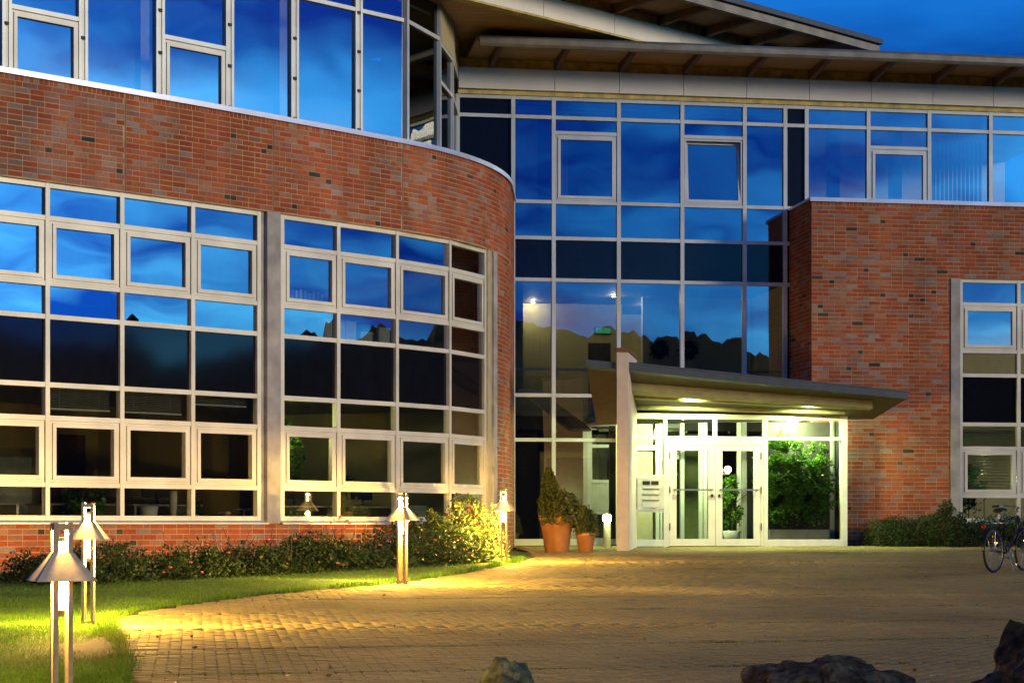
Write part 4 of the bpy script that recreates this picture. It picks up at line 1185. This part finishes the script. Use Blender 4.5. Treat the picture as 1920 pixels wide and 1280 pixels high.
b = bush('flowering_bush', 'darker shrub with red blossoms between the hedge and the brightly lit bush', 'bush', -1.45, 33.4, 0.7, 0.6, 0.8, 8000, 0.06, 0.036, 'leaf')
for k in range(5):
    mb = MB(); blossom(mb, (rnd.uniform(-0.4, 0.5), -0.35, rnd.uniform(0.55, 0.85)), 0.045); child_mesh('blossom', mb.mesh('blossom', 'petal_red'), b)
# low evergreen hedge below the right wall
t = thing('juniper_hedge', 'low dark evergreen hedge in front of the right brick wall', 'hedge', (8.6, 40.2, 0), world_space=True)
C = []
while len(C) < 26000:
    a = rnd.uniform(0.95, 6.0); r_ = rnd.random()**0.4; an = rnd.uniform(0, math.pi)
    ht = 0.62+0.16*mnoise.noise((a*1.5, 0, 0))+0.10*mnoise.noise((a*4.5, 2, 0)); dep = 0.62
    q = F_B.p(a, 0.85+math.cos(an)*r_*dep+(0.35 if a > 2.6 else 0), 0)
    z = math.sin(an)*r_*ht+rnd.gauss(0, 0.03)
    if mnoise.noise((q[0]*3, q[1]*3, z*4)) < -0.18 and rnd.random() < 0.7: continue
    C.append((q[0], q[1], gz(q[1])+max(0.02, z)))
child_mesh('foliage', leaves('foliage', C, 0.075, 0.02, 'leaf', up=0.5), t)
child_mesh('stems', stems([(F_B.p(a, 0.85, -0.04), F_B.p(a+rnd.gauss(0, 0.1), 0.9, 0.5)) for a in np.linspace(1.0, 5.9, 30)], 0.012, 0.005).mesh('stems', 'bark'), t)['kind'] = 'stuff'
bush('small_shrub', 'upright dark shrub rising above the right hedge by the bicycle', 'bush', 8.9, 40.3, 0.45, 0.4, 0.95, 3500, 0.08, 0.02, 'leaf', base=-0.03)

# potted plants
def pot(t, r0, r1, h):
    part('pot', MB().lathe([(0.0, 0.0), (r0, 0.0), (r1*0.97, h*0.86), (r1*1.04, h*0.87), (r1*1.05, h), (r1*0.93, h), (r1*0.9, h*0.9)], 28), 'terracotta', t, smooth=True)
    part('earth', MB().lathe([(r1*0.9, h*0.93), (0.0, h*0.94)], 20), 'soil', t)
y0 = 37.5
t = thing('potted_conifer', 'tall conifer with drooping skirt in the large terracotta pot', 'potted plant', (84*y0/3700, y0, gz(y0)+0.03))
pot(t, 0.225, 0.325, 0.70)
C = []
while len(C) < 14000:
    z = rnd.random()
    if rnd.random() < 0.42:      # ragged cone
        zz = 0.75+z*0.85; rr = 0.26*(1-z)**0.8+0.03; a = rnd.uniform(0, 6.283); r_ = rnd.random()**0.5*rr*(1+0.4*mnoise.noise((a*1.5, zz*5, 0)))
        C.append((math.cos(a)*r_-0.16+0.10*(1-z), math.sin(a)*r_, zz))
    else:                       # drooping cushion
        a = rnd.uniform(0, 6.283); ph = rnd.uniform(-0.5, 1.5); r_ = rnd.random()**0.45
        x = math.cos(a)*math.cos(ph)*0.50*r_; y = math.sin(a)*math.cos(ph)*0.46*r_
        zz = 0.78+math.sin(ph)*0.42*r_*(1+0.3*mnoise.noise((a*2, ph*2, 3)))
        if mnoise.noise((x*7, y*7, zz*7)) < -0.15: continue
        C.append((x+0.14, y-0.14, zz-0.16*max(0, x)/0.48-0.05))
child_mesh('foliage', leaves('foliage', C, 0.07, 0.024, 'leaf_conifer'), t)
child_mesh('trunk', MB().tube([(0, 0, 0.6), (-0.05, 0, 1.0), (-0.14, 0, 1.5)], 0.03, 7, r1=0.008).mesh('trunk', 'bark'), t)
t = thing('potted_shrub', 'small leafy shrub in the smaller terracotta pot', 'potted plant', (138*37.6/3700, 37.6, gz(37.6)+0.03))
pot(t, 0.13, 0.19, 0.36)
C = []
while len(C) < 3500:
    a = rnd.uniform(0, 6.283); ph = rnd.uniform(-0.3, 1.5); r_ = rnd.random()**0.45
    k = 1+0.35*mnoise.noise((a*1.5, ph*2, 5))
    C.append((math.cos(a)*math.cos(ph)*0.25*r_*k, math.sin(a)*math.cos(ph)*0.24*r_*k, 0.44+math.sin(ph)*0.40*r_*k))
child_mesh('foliage', leaves('foliage', C, 0.06, 0.022, 'leaf_conifer'), t)
child_mesh('stem', MB().tube([(0, 0, 0.3), (0.02, 0, 0.7)], 0.015, 6, r1=0.006).mesh('stem', 'bark'), t)

# trees behind glass, most added in place of trees mirrored in the panes
def tree_behind_glass(label, q, h, r, n, mat='leaf_fig', z0=0.35):
    t = thing('tree_behind_glass', label, 'indoor plant', q)
    part('pot', MB().lathe([(0.0, 0.0), (0.14, 0.0), (0.2, 0.3), (0.17, 0.3), (0.16, 0.26), (0.0, 0.26)], 20), 'pot_white', t, smooth=True)
    C = []
    while len(C) < n:
        a = rnd.uniform(0, 6.283); ph = rnd.uniform(-1.2, 1.4); r_ = rnd.random()**0.4
        k = 1+0.3*mnoise.noise((math.cos(a)*2, math.sin(a)*2, ph*2+q[0]))
        x = math.cos(a)*math.cos(ph)*r*r_*k; y = math.sin(a)*math.cos(ph)*min(r, 0.27)*r_*k; z = (h+z0)/2+math.sin(ph)*(h-z0)/2*r_*k
        if mnoise.noise((x*4+q[0], y*4, z*4)) < -0.08: continue
        C.append((x, y, z))
    child_mesh('foliage', leaves('foliage', C, 0.085, 0.045, mat, up=-0.2), t)
    mb = MB(); mb.tube([(0, 0, 0.25), (0.03, 0, h*0.5), (-0.02, 0, h*0.85)], 0.025, 7, r1=0.008)
    for k in range(7):
        mb.tube([(0.02, 0, h*(0.35+0.06*k)), (rnd.gauss(0, r*0.5), rnd.gauss(0, 0.15), h*(0.5+0.06*k))], 0.01, 5, r1=0.004)
    child_mesh('trunk', mb.mesh('trunk', 'bark'), t)
    return t
tree_behind_glass('lush bright green tree added for foliage mirrored in the wide right pane, next to the door', at(F_V, 3.30, -0.43, 0.036), 2.3, 0.62, 6500)
tree_behind_glass('looser green tree added for foliage mirrored at the far right of the entrance glazing', at(F_V, 4.02, -0.45, 0.036), 2.1, 0.42, 2600)
tree_behind_glass('small green indoor tree seen through the right door leaf', at(F_V, 2.45, -1.30, 0.036), 1.45, 0.26, 1300)
q = W(5.95, -0.95)
tree_behind_glass('yellow green tree added for foliage mirrored in the lower window right of the concrete pier', (q[0], q[1], 0.051), 2.25, 0.42, 2600, z0=0.9)
q = F_B.p(3.75, -0.75, 0)
tree_behind_glass('leafy plant added behind the right wing blind for foliage mirrored in the window', (q[0], q[1], 0.051), 1.75, 0.42, 1500, z0=0.6)
q = W(2.0, -1.0)
tree_behind_glass('leafy indoor plant behind the lowest panes left of the white pot', (q[0], q[1], 0.051), 1.15, 0.35, 1200, z0=0.4)

# things on the inside window ledges
def ledge(s, off=-0.28): q = W(s, off); return Vector((q[0], q[1], 0.52))
mb = MB(); strip_wall(mb, S0, 4.85, -0.45, -0.13, 0.50, 0.519, 0.5); strip_wall(mb, 5.3, 10.75, -0.45, -0.13, 0.50, 0.519, 0.5); bp('window_ledge', mb, 'interior_white')
mb = MB(); strip_wall(mb, S0, 4.85, -0.75, -0.33, 3.58, 3.60, 0.5); strip_wall(mb, 5.3, 10.75, -0.75, -0.33, 3.58, 3.60, 0.5); bp('window_ledge', mb, 'interior_white')
def ledge_pot(name, label, cat, s, prof, mat, off=-0.28):
    t = thing(name, label, cat, ledge(s, off)); part('body', MB().lathe(prof, 20), mat, t, smooth=True); return t
ledge_pot('flower_pot', 'white flower pot on the window ledge beside the tall white vase', 'pot', 2.78, [(0, 0), (0.12, 0), (0.155, 0.23), (0.14, 0.23), (0.12, 0.03)], 'pot_white')
ledge_pot('vase', 'tall slender white vase standing beside the white flower pot', 'vase', 3.25, [(0, 0), (0.05, 0), (0.06, 0.25), (0.065, 0.48), (0.05, 0.48), (0.04, 0.05)], 'pot_white')
t = ledge_pot('flower_pot', 'small pale pot with a dark plant on the ledge left of the red bowl', 'pot', 3.66, [(0, 0), (0.07, 0), (0.09, 0.10), (0.08, 0.10), (0.07, 0.02)], 'pot_white')
child_mesh('foliage', leaves('foliage', NR.normal(0, 1, (220, 3))*[0.06, 0.05, 0.09]+[0, 0, 0.22], 0.07, 0.03, 'leaf'), t)
t = thing('bowl', 'red bowl with small things in it on the window ledge by the pier', 'bowl', ledge(4.32))
part('body', MB().lathe([(0, 0), (0.11, 0), (0.14, 0.10), (0.125, 0.10), (0.10, 0.02)], 20), 'pot_red', t, smooth=True)
part('contents', MB().sphere((0.0, 0, 0.12), 0.06, sz=0.8), 'cream_box', t, smooth=True)
t = thing('yucca_plant', 'spiky yucca in an orange pot behind the window right of the pier', 'potted plant', ledge(6.95, -0.33))
part('pot', MB().lathe([(0, 0), (0.085, 0), (0.11, 0.17), (0.10, 0.17), (0.08, 0.03)], 20), 'pot_orange', t, smooth=True)
part('trunk', MB().tube([(0, 0, 0.1), (0.02, 0, 0.35), (-0.03, 0, 0.6)], 0.018, 7), 'bark', t)
mb = MB()
for k in range(42):
    a = rnd.uniform(0, 6.283); e = rnd.uniform(-0.3, 1.4); d = Vector((math.cos(a)*math.cos(e), math.sin(a)*math.cos(e), math.sin(e))); ln = rnd.uniform(0.25, 0.45)
    c = Vector((-0.03, 0, 0.62)); w = d.cross(Vector((0.1, 0.3, 1))).normalized()*0.012; tip = c+d*ln-Vector((0, 0, 0.12*ln))
    mb.quad(tuple(c-w*0.6), tuple(c+d*ln*0.5-w), tuple(tip), tuple(c+d*ln*0.5+w))
child_mesh('foliage', mb.mesh('foliage', 'leaf'), t)
t = thing('desk_cabinet', 'pale low cabinet behind the lowest window pane by the third lamp', 'cabinet', ledge(8.7, -0.40))
part('body', MB().box(-0.22, 0.22, -0.12, 0.12, 0, 0.26), 'cream_box', t)
part('lid', MB().box(-0.23, 0.23, -0.13, 0.13, 0.261, 0.285), 'pot_white', t)
# upper office: white cupboard, shelves with boxes
q = W(6.95, -0.62); t = thing('cupboard', 'cream cupboard behind the upper window right of the pier', 'cupboard', (q[0], q[1], 3.601), q[2])
part('body', MB().box(-0.55, 0.30, -0.2, 0.2, 0, 0.46), 'cream_box', t)
for a in (-0.34, -0.08, 0.16): part('door', MB().box(a-0.11, a+0.11, -0.215, -0.201, 0.03, 0.43), 'pot_white', t)
q = W(7.55, -0.60)
t = thing('storage_box', 'small cream box standing right of the cream cupboard upstairs', 'box', (q[0], q[1], 3.601), q[2])
part('body', MB().box(-0.14, 0.14, -0.12, 0.12, 0, 0.26), 'cream_box', t); part('lid', MB().box(-0.15, 0.15, -0.13, 0.13, 0.261, 0.29), 'pot_white', t)
q = W(7.95, -0.60)
t = thing('storage_box', 'taller white box upstairs, right of the small cream box', 'box', (q[0], q[1], 3.601), q[2])
part('body', MB().box(-0.16, 0.16, -0.12, 0.12, 0, 0.36), 'pot_white', t); part('lid', MB().box(-0.17, 0.17, -0.13, 0.13, 0.361, 0.40), 'pot_white', t)
q = W(7.15, -1.6); t = thing('office_shelf', 'dark shelf with folders and boxes in the upper office', 'shelf', (q[0], q[1], 3.021), q[2])
for z in (0.9, 1.16, 1.42): part('board', MB().box(-0.6, 0.6, -0.18, 0.18, z, z+0.025), 'rafter_wood', t)
for x in (-0.6, 0.57): part('upright', MB().box(x, x+0.03, -0.18, 0.18, 0, 1.55), 'rafter_wood', t)
for k in range(9): part('folder', MB().box(-0.5+0.1*k, -0.44+0.1*k, -0.1, 0.12, 1.446, 1.446+rnd.uniform(0.14, 0.24)), rnd.choice(['cream_box', 'pot_white', 'canopy_beam']), t)
# venetian blinds drawn half up in the ground floor
for k, (s0, s1) in enumerate(((0.9, 2.05), (2.2, 3.4), (3.55, 4.7))):
    p0, p1 = W(s0, -0.24), W(s1, -0.24); fr, wd = chord(p0, p1)
    c = fr.p(wd/2, 0, 2.55)
    t = thing('venetian_blind', ('cream venetian blind behind the second ground floor window from the left', 'cream venetian blind behind the third ground floor window from the left', 'narrow cream venetian blind next to the concrete pier')[k], 'blind', c, fr.h)
    part('head_rail', MB().box(-wd/2+0.03, wd/2-0.03, -0.03, 0.03, 0.0, 0.04), 'pot_white', t)
    nsl = (9, 9, 3)[k]
    for j in range(nsl): part('slat', MB().hexa([(-wd/2+0.04, -0.025, -0.03*j-0.022), (wd/2-0.04, -0.025, -0.03*j-0.022), (wd/2-0.04, 0.025, -0.03*j-0.01), (-wd/2+0.04, 0.025, -0.03*j-0.01)]+[(-wd/2+0.04, -0.025, -0.03*j-0.019), (wd/2-0.04, -0.025, -0.03*j-0.019), (wd/2-0.04, 0.025, -0.03*j-0.007), (-wd/2+0.04, 0.025, -0.03*j-0.007)]), 'blind_slat', t)
    part('bottom_rail', MB().box(-wd/2+0.03, wd/2-0.03, -0.02, 0.02, -0.03*nsl-0.05, -0.03*nsl-0.02), 'pot_white', t)
    for x in (-0.35, 0.35): part('cord', MB().tube([(x, -0.03, 0.0), (x, -0.03, -0.03*nsl-0.03)], 0.004, 5), 'pot_white', t)
# lobby: exit sign, wreaths
q = at(F_C, -2.95, -5.78, 5.12)
t = thing('exit_sign', 'small green exit sign on the gallery wall above a door', 'sign', q, F_C.h)
part('body', MB().box(-0.2, 0.2, -0.03, 0.03, 0, 0.16), 'dark_gasket', t); part('face', MB().box(-0.185, 0.185, -0.036, -0.031, 0.012, 0.148), 'exit_glow', t)
mb = MB(); mb.box(-0.02, 0.02, -0.04, -0.037, 0.05, 0.10); mb.sphere((0.0, -0.038, 0.118), 0.014, 8, 5); mb.box(0.05, 0.13, -0.04, -0.037, 0.07, 0.085)
part('symbol', mb, 'pot_white', t)
for a, lab in ((-1.95, 'dark wreath hanging on the pale gallery wall, left one of two'), (-1.25, 'dark wreath hanging on the pale gallery wall, right one of two')):
    q = at(F_C, a, -4.0, 4.6)
    t = thing('wreath', lab, 'wreath', q, F_C.h, 'wreaths on the gallery wall')
    C = []
    for k in range(700):
        an = rnd.uniform(0, 6.283); rr = 0.15+rnd.gauss(0, 0.045); C.append((math.cos(an)*rr, rnd.gauss(0, 0.02), math.sin(an)*rr))
    child_mesh('foliage', leaves('foliage', C, 0.07, 0.035, 'leaf'), t)

# ------------------------------------------------------------------ bicycle
def bicycle(x, y, rz):
    t = thing('bicycle', 'dark bicycle with red rear light parked at the right edge by the hedge', 'bicycle', (x, y, gz(y)+0.032), rz)
    r = 0.345
    def wheel(cx):
        mb = MB(); n, m = 48, 8; base = 0
        for k in range(n):
            a = 2*math.pi*k/n
            for q in range(m):
                b = 2*math.pi*q/m; rr = r-0.019+0.019*math.cos(b)
                mb.v.append((cx+rr*math.cos(a), 0.019*math.sin(b), r+rr*math.sin(a)))
        for k in range(n):
            for q in range(m): mb.f.append((k*m+q, ((k+1) % n)*m+q, ((k+1) % n)*m+(q+1) % m, k*m+(q+1) % m))
        w = part('wheel', mb, 'rubber', t, smooth=True)
        mb = MB(); pts = [(cx+(r-0.043)*math.cos(2*math.pi*k/40), 0, r+(r-0.043)*math.sin(2*math.pi*k/40)) for k in range(41)]
        mb.tube(pts, 0.009, 6, cap=False); part('rim', mb, 'chrome', w, smooth=True)
        mb = MB()
        for k in range(28):
            a = 2*math.pi*k/28; s = 0.025 if k % 2 else -0.025
            mb.tube([(cx+0.02*math.cos(a+0.6), s, r+0.02*math.sin(a+0.6)), (cx+(r-0.05)*math.cos(a), 0, r+(r-0.05)*math.sin(a))], 0.0014, 4, cap=False)
        part('spokes', mb, 'chrome', w)
        part('hub', MB().tube([(cx, -0.05, r), (cx, 0.05, r)], 0.022, 10), 'chrome', w)
        mb = MB(); pts = [(cx+(r+0.025)*math.cos(math.radians(a)), 0, r+(r+0.025)*math.sin(math.radians(a))) for a in range(20, 186, 8)]
        i0 = 0
        for p in pts: mb.v += [(p[0], -0.028, p[2]), (p[0], 0.028, p[2])]
        for k in range(len(pts)-1): mb.f.append((2*k, 2*k+1, 2*k+3, 2*k+2))
        part('mudguard', mb, 'bike_paint', t)
    wheel(0.0); wheel(1.06)
    bb = (0.44, 0, 0.29); st = (0.30, 0, 0.80); ht = (0.82, 0, 0.86); hb = (0.87, 0, 0.68)
    mb = MB(); mb.tube([bb, st], 0.016, 8); mb.tube([st, ht], 0.016, 8); mb.tube([bb, hb], 0.019, 8); mb.tube([ht, hb], 0.02, 8)
    for s in (-0.05, 0.05): mb.tube([(0, s, r), (0.42, s*0.5, 0.29)], 0.010, 6); mb.tube([(0, s, r), (0.31, s*0.4, 0.76)], 0.009, 6)
    part('frame', mb, 'bike_paint', t, smooth=True)
    mb = MB()
    for s in (-0.05, 0.05): mb.tube([(0.88, s*0.6, 0.67), (0.97, s, 0.5), (1.06, s, r)], 0.011, 6)
    part('fork', mb, 'bike_paint', t, smooth=True)
    part('seat_post', MB().tube([st, (0.265, 0, 0.93)], 0.013, 8), 'chrome', t)
    mb = MB()
    prof = [(0.11, 0.075, 0.0), (0.14, 0.085, 0.02), (0.24, 0.07, 0.035), (0.34, 0.03, 0.03), (0.42, 0.018, 0.022)]
    for (xx, hw, zz) in prof: mb.v += [(xx, -hw, 0.925+zz), (xx, -hw*0.7, 0.955+zz), (xx, hw*0.7, 0.955+zz), (xx, hw, 0.925+zz), (xx, 0, 0.915+zz)]
    for k in range(len(prof)-1):
        for q in range(5): mb.f.append((5*k+q, 5*k+5+q, 5*k+5+(q+1) % 5, 5*k+(q+1) % 5))
    mb.f += [(0, 1, 2, 3, 4), (24, 23, 22, 21, 20)]
    part('saddle', mb, 'rubber', t, smooth=True)
    mb = MB(); mb.tube([ht, (0.80, 0, 0.98)], 0.013, 8); mb.tube([(0.80, 0, 0.98), (0.88, 0, 1.0)], 0.012, 8)
    mb.tube([(0.70, -0.30, 1.02), (0.84, -0.22, 1.03), (0.88, 0, 1.0), (0.84, 0.22, 1.03), (0.70, 0.30, 1.02)], 0.011, 8)
    hbar = part('handlebar', mb, 'chrome', t, smooth=True)
    for s in (-1, 1): part('grip', MB().tube([(0.62, s*0.325, 1.015), (0.74, s*0.28, 1.022)], 0.017, 8), 'rubber', hbar)
    mb = MB(); mb.tube([(-0.28, -0.05, 0.74), (0.25, -0.05, 0.76)], 0.006, 6); mb.tube([(-0.28, 0.05, 0.74), (0.25, 0.05, 0.76)], 0.006, 6)
    for xx in (-0.27, -0.1, 0.08): mb.tube([(xx, -0.05, 0.745), (xx, 0.05, 0.745)], 0.005, 6)
    for s in (-0.055, 0.055): mb.tube([(-0.2, s, 0.74), (0, s, r)], 0.005, 6)
    mb.tube([(-0.15, -0.05, 0.745), (-0.2, -0.05, 0.9)], 0.004, 5); mb.tube([(-0.02, -0.05, 0.75), (0.0, -0.05, 0.9)], 0.004, 5)
    part('luggage_rack', mb, 'chrome', t, smooth=True)
    part('rear_light', MB().sphere((-0.33, 0, 0.70), 0.035, sx=0.8, sz=0.8), 'red_plastic', t, smooth=True)
    part('reflector', MB().box(0.02, 0.09, -0.062, -0.055, 0.82, 0.89), 'pot_white', t)
    mb = MB(); mb.tube([(0.44, -0.07, 0.29), (0.50, -0.09, 0.13)], 0.009, 6); mb.tube([(0.44, 0.07, 0.29), (0.38, 0.09, 0.45)], 0.009, 6)
    mb.box(0.45, 0.55, -0.17, -0.095, 0.115, 0.14); mb.box(0.33, 0.43, 0.095, 0.17, 0.44, 0.465)
    part('crank', mb, 'chrome', t)
    pts = [(0.44+0.09*math.cos(2*math.pi*k/20), -0.06, 0.29+0.09*math.sin(2*math.pi*k/20)) for k in range(21)]
    part('chainring', MB().tube(pts, 0.006, 5, cap=False), 'chrome', t)
    part('chain', MB().tube([(0.44, -0.06, 0.38), (0, -0.055, r+0.035)], 0.005, 4).tube([(0.44, -0.06, 0.20), (0, -0.055, r-0.035)], 0.005, 4), 'rubber', t)
    part('kickstand', MB().tube([(0.36, -0.06, 0.29), (0.30, -0.20, 0.005)], 0.008, 6), 'chrome', t)
    return t
bicycle(7.32, 30.0, R(50))

# ------------------------------------------------------------------ boulders in front
def boulder(label, x, y, sx, sy, sz, seed, mat, prof=0.0, amp=1.0):
    z0 = gz(y)
    mb = MB(); n, m = 72, 40
    rr = random.Random(seed); ox = rr.uniform(0, 50)
    for j in range(m+1):
        th = math.pi*j/m
        for k in range(n):
            a = 2*math.pi*k/n
            d = Vector((math.sin(th)*math.cos(a), math.sin(th)*math.sin(a), -math.cos(th)))
            f = 1-0.20*abs(mnoise.noise(d*2.3+Vector((ox, 3, 0))))+0.22*mnoise.noise(d*1.6+Vector((ox, 0, 0)))+0.17*abs(mnoise.noise(d*3.1+Vector((0, ox, 0))))-0.05+0.07*mnoise.noise(d*6.5+Vector((ox, ox, 0)))+0.03*mnoise.noise(d*15+Vector((0, 0, ox)))+0.015*mnoise.noise(d*34)
            c = mnoise.cell(d*2.4+Vector((ox, 1, 2)))*0.05
            f = 1+(f+c-1)*amp
            mb.v.append((d.x*sx*f+prof*d.z*sx*0.3, d.y*sy*f, d.z*sz*f))
    for j in range(m):
        for k in range(n): mb.f.append((j*n+k, j*n+(k+1) % n, (j+1)*n+(k+1) % n, (j+1)*n+k))
    o = bpy.data.objects.new('boulder', mb.mesh('boulder', mat)); COL.objects.link(o)
    o.location = (x, y, z0+sz*0.35-0.16); tag(o, label, 'boulder', 'boulders along the front edge'); o['tone'] = 0.5
    return o
boulder('small pointed pale grey green boulder at the bottom edge, leftmost of three', -0.03, 13.6, 0.24, 0.3, 0.34, 4, 'stone_pale', 0.0, 0.6)
boulder('wide low dark boulder with two humps at the bottom edge, middle of three', 2.2, 13.3, 0.78, 0.5, 0.35, 9, 'stone', -0.4)
boulder('steep dark boulder cut off by the right edge, rightmost of three', 3.66, 13.2, 0.62, 0.5, 0.56, 21, 'stone', 0.3)

# fallen leaves and grit on the paving
C = []
for k in range(70):
    y = rnd.uniform(14.5, 34); x = rnd.uniform(float(edge_x(y)), y*0.26)
    if rnd.random() < 0.55: x = float(edge_x(y))+abs(rnd.gauss(0, 0.9))
    C.append((x, y, gz(y)+0.042))
me = leaves('fallen_leaves', C, 0.045, 0.028, 'dry_leaf', up=-0.35)
fo = bpy.data.objects.new('fallen_leaves', me); COL.objects.link(fo); tag(fo, 'scattered fallen leaves on the paving', 'leaves', kind='stuff')

# ------------------------------------------------------------------ wooded rise across the street (seen only in the panes)
mb = MB(); n = 1040
for kk in range(n+1):
    k = kk/4
    a = R(-215)+R(250)*kk/n
    rad = 62+6*mnoise.noise((k*0.05, 0, 0))
    hh = 10.2+2.0*mnoise.noise((k*0.045, 3, 0))+1.0*mnoise.noise((k*0.22, 7, 0))+0.8*mnoise.noise((k*0.7, 5, 0))+0.55*mnoise.noise((k*2.3, 9, 0))+0.3*mnoise.noise((k*6.0, 2, 0))
    hh += 5.5*math.exp(-((math.degrees(a)+72)/26)**2)
    x, y = rad*math.cos(a), 10+rad*math.sin(a)
    mb.v += [(x, y, -1.3), (x*1.01, 10+(y-10)*1.01, hh*0.6), (x*1.04, 10+(y-10)*1.04, hh), (x*1.1, 10+(y-10)*1.1, hh*0.7), (x*1.15, 10+(y-10)*1.15, -1.3)]
for k in range(n):
    for q in range(4): mb.f.append((5*k+q, 5*k+5+q, 5*k+6+q, 5*k+1+q))
tag(part('far_wood', mb, 'far_foliage', None), 'dark wood on the far side of the street', 'wood', kind='stuff')
